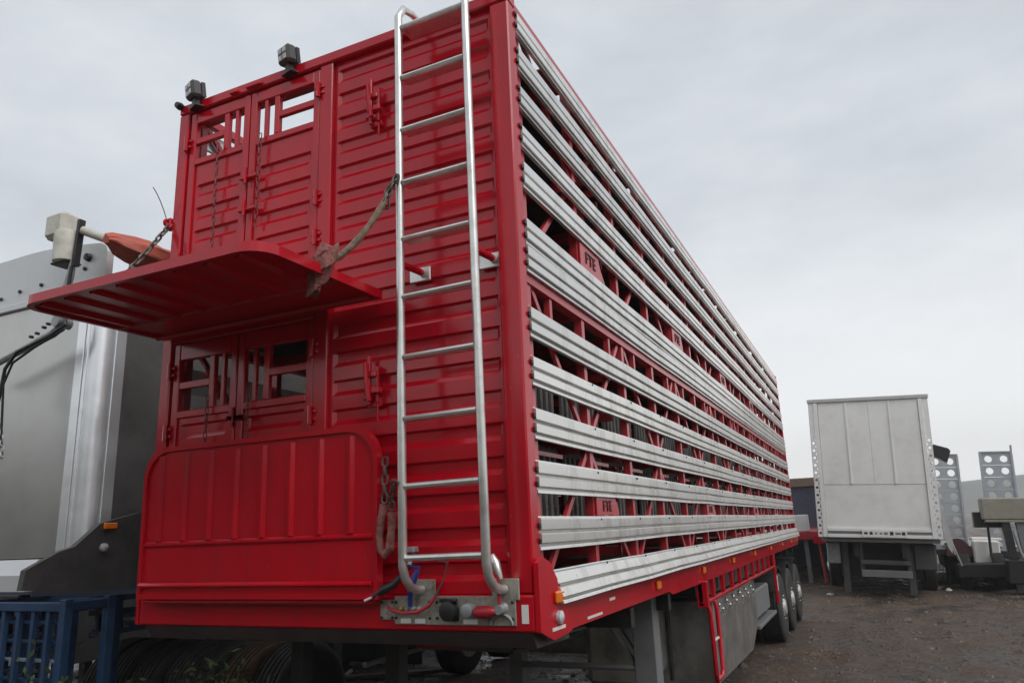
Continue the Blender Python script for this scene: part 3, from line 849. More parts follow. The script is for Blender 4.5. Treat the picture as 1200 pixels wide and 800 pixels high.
for y in WY:
    for s_ in (1, -1):
        for x in (1.10, .80):
            wh = link_obj('wheel', None, T); wh.location = (s_*x, y, .505); wh.empty_display_size = .1
            if s_ < 0: wh.rotation_euler = (0, 0, math.pi)
            link_obj('tyre', tyre_me, wh); link_obj('rim', rim_me, wh).location = (-.022, 0, 0)
            if x > 1 and s_ > 0:
                for k in range(10):
                    a = 2*math.pi*k/10; o = link_obj('wheel_nut', nut_me, wh); o.location = (.124, .175*math.cos(a), .175*math.sin(a))
    P(MB().tube([(-1.0, y, .505), (1.0, y, .505)], .065, 12), 'axle', BLACK, smooth=True)
gd = []
for k in range(9):
    gd.append(k)
for y in WY:
    for s_ in (1,):
        pts = [(y+.60*math.cos(R(a)), .52+.60*math.sin(R(a))) for a in range(25, 156, 10)]
        pts2 = [(y+.575*math.cos(R(a)), .52+.575*math.sin(R(a))) for a in range(155, 24, -10)]
        P(MB().prism(pts+pts2, 0, .66, 1.22), 'mudguard', BLACK)
# landing legs and bracing
def leg(x, y, zt, m_, w_=.065):
    q = MB(); q.box((x-w_, y-w_, .55), (x+w_, y+w_, zt), .006); q.box((x-w_*.82, y-w_*.82, .06), (x+w_*.82, y+w_*.82, .56), .005); q.box((x-.13, y-.13, .0), (x+.13, y+.13, .06), .01)
    P(q, 'landing_leg', m_)
leg(1.0, 2.62, 1.36, GREYP, .085); leg(-.08, 2.62, 1.36, GREYP, .06)
P(MB().tube([(-.02, 2.56, .80), (.92, 2.56, .80)], .022, 8), 'leg_tie', GREYP)
P(MB().bar((.70, 2.60, 1.12), (.93, 2.58, .80), .05, .02), 'leg_brace', GREYP)
P(MB().bar((.40, 3.4, 1.25), (.95, 2.66, .86), .05, .03), 'leg_brace', GREYP)
P(MB().tube([(-.75, .45+1.0, .95), (-.75, 2.9, .95)], .02, 8), 'air_pipe', GALV)
P(MB().lathe([(-.5, .0), (-.5, .12), (-.46, .16), (.46, .16), (.5, .12), (.5, .0)], (.15, 3.35, .92), 0, 20), 'air_tank', GALV, smooth=True)
P(MB().lathe([(-.45, .0), (-.45, .10), (-.42, .13), (.42, .13), (.45, .10), (.45, .0)], (-.1, 1.9, 1.12), 0, 20), 'air_tank', GREYP, smooth=True)
for x in (-.42, -.34):
    P(MB().tube([(x, 1.55, 1.33), (x, 1.55, 1.12), (x+.02, 1.6, 1.06), (x+.25, 1.75, 1.05)], .012, 7), 'red_air_line', RED_H, smooth=True)
P(MB().tube([(-1.15, 1.25, 1.30), (-1.0, 1.3, 1.255), (-.9, 1.4, 1.25), (-.62, 1.6, 1.27)], .014, 7), 'grey_pipe', BLACK, smooth=True)
P(MB().bar((-.95, 1.5, 1.28), (-.35, 1.9, 1.17), .05, .02), 'support_strap', GALV)
spw = link_obj('spare_wheel', None, T); spw.location = (-.85, 4.6, .84); spw.rotation_euler = (0, R(82), R(20))
link_obj('tyre', tyre_me, spw); link_obj('rim', rim_me, spw)
spw = link_obj('spare_wheel', None, T); spw.location = (.30, 4.9, .80); spw.rotation_euler = (0, R(80), R(50))
link_obj('tyre', tyre_me, spw); link_obj('rim', rim_me, spw)

for (x_, z_, r_, m_) in ((-.30, 1.24, .012, BLACK), (.10, 1.22, .015, GALV), (.28, 1.245, .010, RED_H), (.75, 1.18, .014, BLACK), (.83, 1.23, .010, GREYP)):
    P(MB().tube([(x_ + .03*math.sin(k*1.3), .75 + k*.9, z_ - .03*(k % 2)) for k in range(10)], r_, 6), 'air_line', m_, smooth=True)
# tool locker and the open frame below the right rail
CH0, CH1 = 3.58, 8.95
P(MB().box((1.215, CH0, 1.135), (1.262, CH1, 1.165), .004), 'lower_chord', RED)
ncell = 10
for k in range(ncell+1):
    y = CH0 + .03 + (CH1-CH0-.06)*k/ncell
    P(MB().box((1.218, y-.03, 1.166), (1.258, y+.03, 1.329), .004), 'frame_upright', RED)
P(MB().box((1.10, CH0+.1, 1.17), (1.18, CH1, 1.30)), 'frame_backing', BLACK)
TB = link_obj('tool_locker', None, T); TB.empty_display_size = .1
MB().prism([(4.05, .40), (6.4, .37), (7.0, .62), (7.0, 1.12), (4.05, 1.125)], 0, .60, 1.205).build('locker_body', BOXG, TB)
MB().box((1.207, 4.0, .39), (1.232, 4.07, 1.13), .004).build('locker_edge', BLACK, TB)
MB().box((1.207, 4.11, .40), (1.222, 4.15, 1.12), .003).build('locker_edge', GREYP, TB)
hk = MB(); hk.lathe([(0, .022), (.02, .022), (.03, .012), (.034, 0)], (0, 0, 0), 0, 10); hk.tube([(.012, .0, 0), (.03, .0, -.045), (.02, .0, -.075)], .010, 6)
hkm = hk.mesh('chrome_hook', CHROME, True)
for i in range(6):
    for j in range(2):
        o = link_obj('chrome_hook', hkm, TB); o.location = (1.206, 4.45 + i*.42 + j*.17, 1.06 - .055*j)
P(MB().box((.75, 7.1, .60), (1.17, 8.6, .95), .02), 'side_box', GREYP)
P(MB().box((.75, 7.05, .50), (1.22, 8.85, .545), .006), 'step_board', GREYP)
P(MB().box((.35, 3.0, .55), (.86, 3.92, 1.18), .06), 'fuel_tank', BOXG)
P(MB().box((.87, 3.08, .50), (.90, 3.14, 1.28), .004), 'tank_strap', GREYP)
P(MB().box((.87, 3.72, .50), (.90, 3.78, 1.28), .004), 'tank_strap', BLACK)
hl = [(1.285, 3.62, 1.13), (1.30, 3.62, 1.08), (1.30, 3.62, .58), (1.295, 3.66, .53), (1.295, 3.88, .53), (1.30, 3.92, .58), (1.30, 3.92, 1.08), (1.285, 3.92, 1.15)]
P(MB().tube(hl, .020, 9), 'step_hoop', RED, smooth=True)
P(MB().tube([(1.29, 3.63, .84), (1.29, 3.91, .84)], .013, 8), 'step_rung', CREAM, smooth=True)
P(MB().box((1.20, 3.58, 1.12), (1.30, 3.64, 1.34), .006), 'hoop_bracket', RED)
P(MB().box((1.22, 8.95, .62), (1.262, 9.02, 1.33), .006), 'guard_bar', RED)
P(MB().box((1.263, 8.955, .80), (1.266, 9.015, 1.02)), 'reflector_sticker', WHITE_S)

# ------------------------------------------------------------------ stand under the front of the trailer
S = thing('support_stand', 'black steel trestle propping up the front of the red livestock trailer', 'trestle', (0, .78, 0))
for x in (-.75, -.03):
    MB().box((x-.05, -.05, .03), (x+.05, .05, 1.22), .006).build('leg', BLACK, S)
    MB().box((x-.09, -.22, 0), (x+.09, .22, .03), .006).build('foot_plate', BLACK, S)
MB().box((-.85, -.08, 1.221), (.07, .10, 1.312), .006).build('stand_head', BLACK, S)
MB().box((-.699, -.03, .20), (-.081, .03, .26), .004).build('crossbar', BLACK, S)

# ------------------------------------------------------------------ silver tipper at the left
TP = thing('tipper_trailer', 'silver aluminium tipper trailer with arched front wall and rolled orange tarp', 'trailer', (-3.65, .5, 0))
TPI = Vector((3.65, -.5, 0))
def Q(q, name, m_, parent=None, smooth=False):
    q.v = [tuple(Vector(v) + TPI) for v in q.v]
    return q.build(name, m_, parent or TP, smooth)
XR, XL, YF = -2.60, -4.95, .5
# front wall sheet up to the ledge
Q(MB().box((XL+.3, YF, 1.78), (-2.86, YF+.05, 3.82), .004), 'front_wall', TIPW)
Q(MB().box((XL+.2, YF-.03, 3.822), (-2.73, YF+.06, 3.885), .008), 'ledge', TIPL)
arch = [(XL+.25, 3.887), (-2.60, 3.887), (-2.60, 4.15), (-2.62, 4.20), (-2.68, 4.235)]
for k in range(1, 9):
    f_ = k/9; x = -2.68 + (XL+.6+2.68)*f_
    arch.append((x, 4.238+.10*math.sin(math.pi*.5*min(1, f_*1.6)) - .03*f_))
arch += [(XL+.45, 4.3), (XL+.25, 4.1)]
Q(MB().prism(arch, 1, YF-.012, YF+.05), 'top_panel', TIPL)
for (u, v) in ((24, 342), (49, 334), (100, 315), (105, 302), (2, 351)):
    p_ = atY(u, v, YF-.013)
    q = MB(); q.lathe([(-.018 if u != 105 else -.04, .0), (-.016 if u != 105 else -.035, .014 if u != 105 else .03), (0, .017 if u != 105 else .035)], tuple(p_), 1, 10); Q(q, 'bolt', BLACK)
# polished corner post: flat strip, seam, rounded corner
Q(MB().box((-2.858, YF-.012, 1.80), (-2.765, YF+.04, 3.82), .004), 'corner_strip', POLISH)
Q(MB().box((-2.752, YF-.010, 1.82), (-2.721, YF+.03, 3.82), .004), 'corner_strip', POLISH)
arc = [(-2.72+.12*math.sin(R(a)), YF+.12-.12*math.cos(R(a))) for a in range(0, 91, 9)]
arcin = [(-2.72+.09*math.sin(R(a)), YF+.12-.09*math.cos(R(a))) for a in range(90, -1, -9)]
Q(MB().prism(arc+arcin, 2, 1.82, 3.88), 'corner_post', POLISH, smooth=True)
Q(MB().box((-2.63, YF+.135, 1.9), (-2.592, YF+.23, 3.86), .004), 'corner_strip', POLISH)
# side walls, floor, rear
Q(MB().box((-2.66, YF+.232, 1.75), (-2.612, 9.4, 4.18), .005), 'side_wall', TIPS)
Q(MB().box((XL, YF+.1, 1.75), (XL+.05, 9.4, 4.18), .005), 'side_wall', TIPW)
Q(MB().box((XL, YF+.06, 4.181), (XL+.09, 9.4, 4.27), .01), 'top_rail', POLISH)
Q(MB().box((-2.68, YF+.06, 4.181), (-2.59, 9.4, 4.25), .01), 'top_rail', TIPL)
Q(MB().box((XL+.05, YF+.1, 1.74), (-2.66, 9.4, 1.80)), 'tub_floor', TIPD)
Q(MB().box((XL, 9.401, 1.75), (-2.36, 9.45, 4.2), .005), 'tailgate', TIPW)
# lower front plate and dark skirt
Q(MB().prism([(YF-.02, 1.77), (YF-.10, 1.66), (YF-.10, 1.545), (YF+.35, 1.545), (YF+.35, 1.77)], 0, XL+.3, -3.02), 'lower_plate', TIPL)
sk = [atX(u, v, -2.33) for (u, v) in ((30, 668), (70, 646), (88, 640), (118, 613), (165, 600), (200, 594), (200, 690), (100, 692), (25, 692))]
skp = [(p.y, p.z) for p in sk]; ylast = skp[5][0]
skp = skp[:5] + [(2.2, skp[4][1]), (9.2, skp[4][1]), (9.2, 1.5), (2.2, 1.5)] + skp[7:]
Q(MB().prism(skp, 0, -2.38, -2.33), 'side_skirt', TIPD)
p_ = atX(128, 616, -2.328)
Q(MB().box((-2.328, p_.y-.05, p_.z-.022), (-2.30, p_.y+.05, p_.z+.022), .006), 'marker_lamp', ORANGE)
p_ = atX(121, 641, -2.328)
Q(MB().lathe([(0, .03), (.02, .028), (.03, .015), (.032, 0)], (-2.328, p_.y, p_.z), 0, 12), 'marker_lamp', LENS, smooth=True)
Q(MB().box((-2.329, .9, 1.86), (-2.315, 9, 1.885)), 'skirt_trim', GALV)
for x in (-4.2, -3.1):
    Q(MB().box((x-.06, 2.9, 1.25), (x+.06, 9.3, 1.54)), 'chassis_beam', BLACK)
for y in (6.2, 7.5, 8.8):
    for x in (-2.62, -4.7):
        wh = link_obj('wheel', None, TP); wh.location = Vector((x, y, .505)) + TPI; wh.empty_display_size = .1
        if x < -4: wh.rotation_euler = (0, 0, math.pi)
        link_obj('tyre', tyre_me, wh); link_obj('rim', rim_me, wh)
for x in (-4.3, -3.0):
    Q(MB().box((x-.06, 3.9, 0), (x+.06, 4.05, 1.3), .005), 'landing_leg', GREYP)
# added dark tank and flap, put in to darken the view under the tub
Q(MB().box((-4.85, 3.0, .42), (-2.75, 3.6, 1.24), .03), 'added_dark_tank', GREYD)
for x in (-4.5, -3.9, -3.3): Q(MB().box((x-.03, 2.985, .40), (x+.03, 2.999, 1.26), .003), 'tank_strap', BLACK)
Q(MB().box((-7.6+2.6, 5.3, .25), (-2.7, 5.36, 1.30), .01), 'dark_flap', BLACK)
# tarp drive: motor, back plate, arm, cables
TM = link_obj('tarp_drive', None, TP); TM.empty_display_size = .1
def pf(u, v, Y=.28): return atY(u, v, Y)
a_, b_ = pf(76, 254), pf(77, 306)
q = MB(); ctr = (a_+b_)/2
q.box((a_.x-.13, .20, a_.z-.20), (a_.x+.10, .36, a_.z+.015), .03); Q(q, 'motor_body', CREAM, TM)
q = MB(); q.lathe([(-.26, .0), (-.26, .075), (-.25, .095), (-.03, .10), (.0, .09), (.0, .0)], (b_.x+.0, .28, b_.z+.24), 2, 18); Q(q, 'motor_gearbox', CREAM, TM, True)
q = MB(); q.box((b_.x-.10, .22, b_.z-.03), (b_.x+.08, .36, b_.z-.012), .006); Q(q, 'motor_base', BLACK, TM)
c_ = pf(96, 258); d_ = pf(88, 312)
q = MB(); q.bar((c_.x, .28, c_.z), (d_.x, .28, d_.z), .03, .05, (0, 1, 0)); Q(q, 'back_plate', BLACK, TM)
arm = [pf(86, 305), pf(82, 325), pf(76, 342), pf(73, 362), pf(71, 383), pf(62, 391), pf(30, 408), pf(0, 424), pf(-40, 445)]
Q(MB().tube(arm, [.022, .03, .03, .026, .034, .032, .026, .026, .026], 8), 'fold_arm', GALV, TM, True)
cb = [pf(84, 312, .24), pf(80, 335, .24), pf(76, 350, .24), pf(77, 380, .24), pf(60, 392, .24), pf(20, 412, .24), pf(6, 432, .24), pf(-2, 470, .24)]
Q(MB().tube(cb, .014, 7), 'cable', BLACK, TM, True)
Q(MB().tube([pf(75, 386, .24), pf(40, 407, .24), pf(15, 425, .24), pf(4, 450, .24), pf(1, 520, .24)], .010, 6), 'cable', BLACK, TM, True)
Q(MB().chain([pf(1, 500, .24), pf(2, 535, .24)], ln=.06, wd=.04, r=.006), 'arm_chain', GALV, TM, True)
jb = pf(73, 378)
Q(MB().lathe([(-.06, .045), (.06, .045)], (jb.x, .28, jb.z), 1, 12), 'arm_knuckle', GALV, TM, True)
for (u, v) in ((63, 384), (58, 388), (43, 399), (50, 395)):
    pp = pf(u, v); Q(MB().lathe([(-.05, .012), (-.02, .012)], (pp.x, .27, pp.z+.02), 1, 6), 'bolt', BLACK, TM)
s0 = pf(97, 270); s1 = pf(124, 279)
Q(MB().tube([(s0.x, .28, s0.z), (s1.x-.01, .40, s1.z)], .035, 10), 'tarp_tube', CREAM, TM, True)
zt_ = s1.z
X0 = s1.x
rl = [atX(u, v, X0) for (u, v) in ((124, 280), (131, 281), (140, 286), (155, 292), (172, 298), (186, 304), (200, 309))]
rad = [.035, .05, .075, .095, .11, .11, .11]
d_ = (rl[-1]-rl[-2]).normalized()
for k in range(1, 8): rl.append(rl[6] + Vector((.02, 1.0, -.004*k))*k); rad.append(.11+.01*math.sin(k*2.1))
q = MB().tube(rl, rad, 28)
nr = len(rl)
for i in range(nr):
    for k in range(28):
        t_ = 2*math.pi*k/28; c_ = rl[i]; v_ = Vector(q.v[i*28+k])
        f_ = 1 + .16*math.sin(3*t_ + i*.35) + .10*math.sin(7*t_ - i*.6) + .05*math.sin(11*t_ + i)
        q.v[i*28+k] = tuple(c_ + (v_-c_)*f_)
Q(q, 'rolled_tarp', TARP, smooth=True)


# trailer added to make the gap below the tipper dark
NT = thing('added_trailer', 'dark trailer added beyond the tipper to darken the gap behind the blue stillages', 'trailer', (-8.2, 2.6, 0))
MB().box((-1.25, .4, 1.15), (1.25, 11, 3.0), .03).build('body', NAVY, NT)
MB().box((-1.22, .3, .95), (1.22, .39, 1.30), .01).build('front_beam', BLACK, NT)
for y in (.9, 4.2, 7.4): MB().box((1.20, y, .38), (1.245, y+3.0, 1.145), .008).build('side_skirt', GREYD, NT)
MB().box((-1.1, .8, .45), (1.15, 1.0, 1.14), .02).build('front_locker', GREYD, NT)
for y in (5.2, 6.5, 7.8):
    for x in (-1.0, 1.0):
        wh = link_obj('wheel', None, NT); wh.location = (x, y, .505); wh.rotation_euler = (0, 0, 0 if x > 0 else math.pi)
        link_obj('tyre', tyre_me, wh); link_obj('rim', rim_me, wh)
for x in (-.7, .7): MB().box((x-.06, 1.6, 0), (x+.06, 1.72, 1.14), .006).build('landing_leg', GREYD, NT)

# ------------------------------------------------------------------ blue stillages under the tipper
def stillage(x0, x1, y0, y1, z1, label, nbar):
    s_ = thing('steel_stillage', label, 'stillage', ((x0+x1)/2, (y0+y1)/2, 0), 'blue steel stillages below the tipper')
    off = Vector((-(x0+x1)/2, -(y0+y1)/2, 0))
    def A(q, nm, m_=BLUE):
        q.v = [tuple(Vector(v)+off) for v in q.v]; q.build(nm, m_, s_)
    for x in (x0, x1):
        for y in (y0, y1): A(MB().box((x-.032, y-.032, 0), (x+.032, y+.032, z1), .005), 'corner_post')
    for y in (y0, y1):
        for z in (.22, z1-.05): A(MB().box((x0+.033, y-.025, z-.03), (x1-.033, y+.025, z+.03), .004), 'rail')
    for x in (x0, x1):
        for z in (.22, z1-.05): A(MB().box((x-.025, y0+.033, z-.03), (x+.025, y1-.033, z+.03), .004), 'rail')
    nv = 5
    for k in range(1, nv+1):
        x = x0 + (x1-x0)*k/(nv+1)
        A(MB().box((x-.018, y0-.02, .252), (x+.018, y0+.02, z1-.082), .004), 'upright')
    for k in range(nbar):
        z = .34 + (z1-.5)*k/(nbar-1)
        A(MB().box((x0+.05, y0+.022, z-.010), (x1-.05, y0+.05, z+.012), .003), 'bar', BLUE if k % 3 else BLUEW)
        A(MB().box((x0+.022, y0+.05, z-.012), (x0+.05, y1-.05, z+.012), .003), 'bar')
    A(MB().box((x0+.03, y0+.03, .18), (x1-.03, y1-.03, .20)), 'base_sheet')
    return s_
stillage(-3.42, -2.44, .33, .66, 1.50, 'blue steel stillage below the rounded silver corner of the tipper', 9)
stillage(-4.50, -3.52, .40, .80, 1.47, 'blue steel stillage farther from the red trailer, against another blue one', 9)
stillage(-4.0, -3.08, .84, 1.22, 1.44, 'blue steel stillage squeezed between the tyre row and the other blue stillages', 11)
# blue loose bars on the stillage side
fr = thing('blue_rack', 'flat blue steel frame lying on top of the row of tyres', 'rack', (-2.3, 1.9, 1.03))
for (p_, q_, yy, m_) in (((106, 702), (172, 697), 1.30, BLUE), ((106, 718), (174, 712), 1.42, BLUE), ((104, 729), (172, 716), 1.60, BLUEW), ((106, 744), (172, 733), 1.40, BLUE), ((108, 741), (140, 747), 1.25, BLUEW), ((112, 726), (172, 731), 1.75, BLUE)):
    a_ = atY(*p_, yy) - fr.location; b_ = atY(*q_, yy) - fr.location
    MB().bar(a_, b_, .035, .045).build('bar', m_, fr)
for (u_, v_, w_) in ((116, 700, 742), (140, 698, 738), (165, 696, 734)):
    a_ = atY(u_, v_, 1.5) - fr.location; b_ = atY(u_, w_, 1.5) - fr.location
    MB().bar(a_, b_, .04, .04, (0, 1, 0)).build('upright', BLUE, fr)

fr2 = thing('blue_rack', 'upright narrow blue steel frame past the end of the tyre row', 'rack', (atY(320, 770, 4.6).x+.1, 4.6, 0))
for x in (-.30, .05): MB().box((x-.03, -.03, 0), (x+.03, .03, 1.1), .004).build('upright', BLUE, fr2)
for z in (.12, .45, .8, 1.02): MB().box((-.27, -.02, z-.02), (.02, .02, z+.02), .003).build('bar', BLUE if z > .2 else BLUEW, fr2)

# ------------------------------------------------------------------ row of tyres
x = -3.72; rnd = random.Random(11)
tyre_rust = tyre_me.copy(); tyre_rust.materials.clear(); tyre_rust.materials.append(RUST)
for k in range(7):
    if k == 5:
        o = link_obj('truck_tyre', tyre_rust); tag(o, 'brown rust-stained tyre in the row of black tyres', 'tyre', 'tyres standing in a row under the tipper')
    else:
        o = link_obj('truck_tyre', tyre_me); tag(o, 'black worn truck tyre standing on edge in a row beside blue stillages', 'tyre', 'tyres standing in a row under the tipper')
    o.location = (x, 1.98 + rnd.uniform(-.05, .05), .502); o.rotation_euler = (rnd.uniform(0, 3), 0, rnd.uniform(-.06, .06)); o.scale = (1, rnd.uniform(.98, 1.0), rnd.uniform(.98, 1.0))
    x += .305 + rnd.uniform(0, .02)
o = link_obj('truck_tyre', tyre_me); tag(o, 'black truck tyre lying against the blue stillage, apart from the tyre row', 'tyre'); o.location = (-3.42, -.12, .502); o.rotation_euler = (0, 0, R(74))

# ------------------------------------------------------------------ white box trailer far right
WT = thing('box_trailer', 'white box trailer with plain ribbed end wall and holed corner pillars, leaning slightly', 'trailer', (2.68, 16.2, 0), rot=(0, R(3.1), 0))
Z0, Z1, HW = 1.32, 4.47, 1.275
MB().box((-HW+.20, .02, 1.53), (HW-.20, .06, 2.52), .004).build('lower_panel', WHITE, WT)
xe = [-HW+.20, -.46, .02, .47, HW-.20]
for a, b_ in zip(xe, xe[1:]): MB().box((a+.0015, .012, 2.522), (b_-.0015, .055, Z1), .006).build('upper_panel', WHITE, WT)
for x in (-.46, .47): MB().box((x-.022, -.012, 2.53), (x+.022, .011, Z1-.01), .006).build('rib', WHITE, WT)
for s_ in (1, -1):
    q = MB(); q.box((s_*(HW-.15)-.045, -.02, Z0), (s_*(HW-.15)+.045, .05, Z1), .006); q.build('inner_pillar', WHITE, WT)
    q = MB(); nh = 18; hh = (Z1-Z0)/nh/2
    for k in range(nh):
        cz = Z0 + hh*(2*k+1)
        if k in (13, 14, 15, 16, 17): q.box((s_*(HW-.05)-.05, .0, cz-hh), (s_*(HW-.05)+.05, .02, cz+hh))
        else: q.holed(s_*(HW-.05), cz, .05, hh, .030, .032, .0, .02, 12)
    q.build('holed_pillar', WHITE, WT)
    MB().box((s_*HW-.012, .03, Z0), (s_*HW+.012, .06, Z1)).build('pillar_flange', WHITE, WT)
MB().box((-HW-.03, -.03, Z1+.002), (HW+.03, .10, Z1+.09), .01).build('header', HEADM, WT)
MB().box((-HW+.20, -.02, 1.46), (HW-.20, .05, 1.528), .005).build('sill_rail', WHITE, WT)
MB().box((-HW+.20, -.01, 1.40), (HW-.20, .05, 1.455), .004).build('sill_channel', GREYP, WT)
MB().box((-HW+.20, -.03, Z0), (HW-.20, .05, 1.395), .005).build('sill_rail', WHITE, WT)
q = MB().box((-.34, -.045, 1.335), (.58, -.032, 1.50), .004); q.build('plate', WHITE_S, WT)
for i, (x, wd, ht) in enumerate(((-.26, .07, .05), (-.15, .06, .06), (-.05, .05, .035), (.05, .05, .04), (.15, .08, .05), (.27, .07, .075), (.40, .11, .05), (.51, .07, .065))):
    MB().box((x-wd/2, -.048, 1.425-ht/2), (x+wd/2, -.0455, 1.425+ht/2), .0).build('plate_mark', LETTER if i in (0, 1, 5, 7) else GREYP, WT)
for s_ in (1, -1): MB().box((s_*(HW-.13)-.02, .10, Z0+.02), (s_*(HW-.13)+.02, 12.5, Z1), .004).build('side_wall', WHITE, WT)
MB().box((-HW+.02, .07, Z1-.008), (HW-.02, 12.5, Z1+.001)).build('roof', WHITE, WT)
MB().box((-HW+.05, .07, 1.22), (HW-.05, 12.5, 1.318)).build('floor', GREYP, WT)
MB().box((-HW+.16, 12.4, 1.33), (HW-.16, 12.45, Z1-.07)).build('rear_wall', WHITE, WT)
for x in (-.5, .5): MB().box((x-.05, .2, .88), (x+.05, 12.3, 1.218)).build('chassis_beam', BLACK, WT)
for x in (-.75, .62):
    q = MB(); q.box((x-.07, .55, .05), (x+.07, .70, 1.2), .006); q.build('landing_leg', GREYD, WT)
MB().box((-.42, .25, .44), (.62, .33, .60), .01).build('bumper_bar', GREYP, WT)
MB().box((-.42, .25, .72), (.62, .33, .82), .01).build('bumper_bar', GREYD, WT)
for x in (-.40, .58): MB().box((x-.04, .34, .45), (x+.04, .42, 1.21), .006).build('bumper_bracket', GREYD, WT)
MB().box((.70, .5, .62), (1.15, 1.4, 1.19), .02).build('locker', GREYD, WT)
MB().box((-.9, 1.5, .35), (.9, 1.56, 1.2)).build('dark_flap', BLACK, WT)
MB().box((-1.15, .5, .70), (-.85, 1.3, 1.19), .02).build('locker', GALV, WT)
for y in (2.2, 3.5, 9.2, 10.5):
    for x in (-1.05, 1.05):
        wh = link_obj('wheel', None, WT); wh.location = (x, y, .55); wh.rotation_euler = (0, 0, 0 if x > 0 else math.pi)
        link_obj('tyre', tyre_me, wh); link_obj('rim', rim_me, wh)
q = MB(); q.prism([(0, 0), (.30, -.10), (.34, -.16), (.25, -.42), (.05, -.30), (0, -.28)], 1, 0, .18)
o = q.build('black_flap', BLACK, WT); o.location = (HW+.02, .12, 3.42)
for k in range(3):
    MB().tube([(HW+.02, .1, 1.9-.15*k), (HW+.10+.03*k, .1, 1.5-.1*k), (HW+.22+.05*k, .12, 1.0-.12*k)], .02, 6).build('strap', WHITE_S if k == 0 else GALV, WT, True)
MB().prism([(HW+.02, 2.3), (HW+.07, 1.9), (HW+.20, 1.25), (HW+.16, 1.02), (HW+.09, 1.15), (HW+.03, 1.5)], 1, .08, .11).build('curtain_end', HEADM, WT)

# ------------------------------------------------------------------ ramps and plant trailers at the far right
def ramp_plate(parent, x0, x1, zb, zt, nrow, ph=0):
    hw = (x1-x0)/4; hh = (zt-zb)/nrow/2
    for k in range(nrow):
        q = MB(); cz = zb + hh*(2*k+1)
        for i in (0, 1): q.holed(x0+hw*(2*i+1), cz, hw, hh-.006, .085, .085, -.03+.012*(k % 2), .03+.012*(k % 2), 16)
        q.build('holed_panel', RAMPG, parent)
    for x in (x0, x1): MB().box((x-.025, -.06, zb), (x+.025, .06, zt), .004).build('side_rail', RAMPG, parent)
    MB().box((x0-.02, -.05, zt+.001), (x1+.02, .07, zt+.04), .005).build('end_rail', GALV, parent)
YL = 19.0
a = atY(1097, 536, YL); b1 = atY(1121, 534, YL); c1 = atY(1139, 640, YL)
LL = thing('low_loader', 'low loader trailer with two tall upright galvanised ramps full of round holes', 'trailer', (5.3, YL, 0), rot=(0, R(3.2), 0))
e2, f2 = atY(1148, 531, YL), atY(1184, 527, YL)
rz = lambda p: p.z
loc = lambda p: p.x - 5.3 - p.z*math.tan(R(3.2))
x0r, x1r = loc(e2), loc(f2); wr = x1r - x0r
x1l = loc(b1); x0l = x1l - wr
ra_ = link_obj('ramp', None, LL); ramp_plate(ra_, x0l, x1l, .85, b1.z-.02, 8)
rb_ = link_obj('ramp', None, LL); ramp_plate(rb_, x0r, x1r, .85, f2.z-.03, 8)
MB().box((x1r-.01, -.02, f2.z), (x1r+.03, .02, f2.z+.16), .004).build('pin', GALV, rb_)
MB().box((x0l-.1, .10, .72), (x1r+.15, 9.0, .95), .01).build('deck', GREYP, LL)
pw = [atY(u, v, YL-.35) for (u, v) in ((1139, 634), (1170, 630), (1172, 663), (1140, 665))]
xa, xb = loc(pw[0]), loc(pw[1])
MB().box((xa, -.45, pw[2].z), (xb, -.10, pw[0].z), .03).build('guard_box', WHITE, LL)
MB().box((xa+.02, -.09, pw[0].z-.02), (xb+.1, .5, pw[0].z+.06), .02).build('guard_top', WHITE_S, LL)
pts = [(xa-.30+.28*math.cos(R(t_)), .72+.42*math.sin(R(t_))) for t_ in range(0, 181, 15)]
MB().prism(pts, 1, -.35, .1).build('mudguard', MAROON, LL)
for x in (xa-.40, xa+.5, xa+1.5):
    wh = link_obj('wheel', None, LL); wh.location = (x, .55, .5); link_obj('tyre', tyre_me, wh); link_obj('rim', rim_me, wh)
MB().tube([(xa+.35, -.55, 1.6), (xa+.35, -.55, .78), (xa+.45, -.55, .70), (xa+.75, -.55, .68)], .03, 8).build('hose', BLACK, LL, True)

YG = 17.2
pg = [atY(u, v, YG) for (u, v) in ((1143, 584), (1196, 577), (1199, 604), (1146, 609))]
GT = thing('plant_trailer', 'old trailer end with weathered cream box beam on a dark upright post', 'trailer', (pg[0].x, YG, 0), rot=(0, R(2.5), 0))
wx = pg[1].x - pg[0].x; zt_, zb_ = pg[0].z, pg[3].z
MB().box((0, 0, zb_), (wx+.35, .5, zt_+.02), .03).build('box_beam', KHAKI, GT)
MB().box((.05, -.004, zb_-.05), (wx+.3, .4, zb_-.001), .006).build('beam_lip', KHAKI, GT)
for (xx, w2, m2) in ((.44, .10, BLACK), (.72, .10, GREYP), (1.02, .10, BLACK)):
    MB().bar((xx, .15, zb_-.05), (xx+.12, .1, .05), .16, .20, (0, 1, 0)).build('post', m2, GT)
MB().box((-.15, .3, 1.45), (.55, .6, 1.8), .01).build('coupling_block', BLACK, GT)
MB().box((.35, -.05, .25), (1.5, .5, .75), .02).build('base_block', BLACK, GT)
MB().tube([(.55, -.1, 1.4), (.62, -.12, .95), (.70, -.12, .7)], .03, 8).build('hose', GALV, GT, True)
DT = thing('low_bed_trailer', 'black low-bed trailer sitting on the ground in the shade of the ramps', 'trailer', (4.9, 17.9, 0))
MB().box((-.55, .2, .28), (2.6, 6.0, .62), .03).build('deck', BLACK, DT)
for x in (-.35, .35, 1.1, 1.9):
    wh = link_obj('wheel', None, DT); wh.location = (x, .7, .42); wh.scale = (.83, .83, .83); link_obj('tyre', tyre_me, wh); link_obj('rim', rim_me, wh)

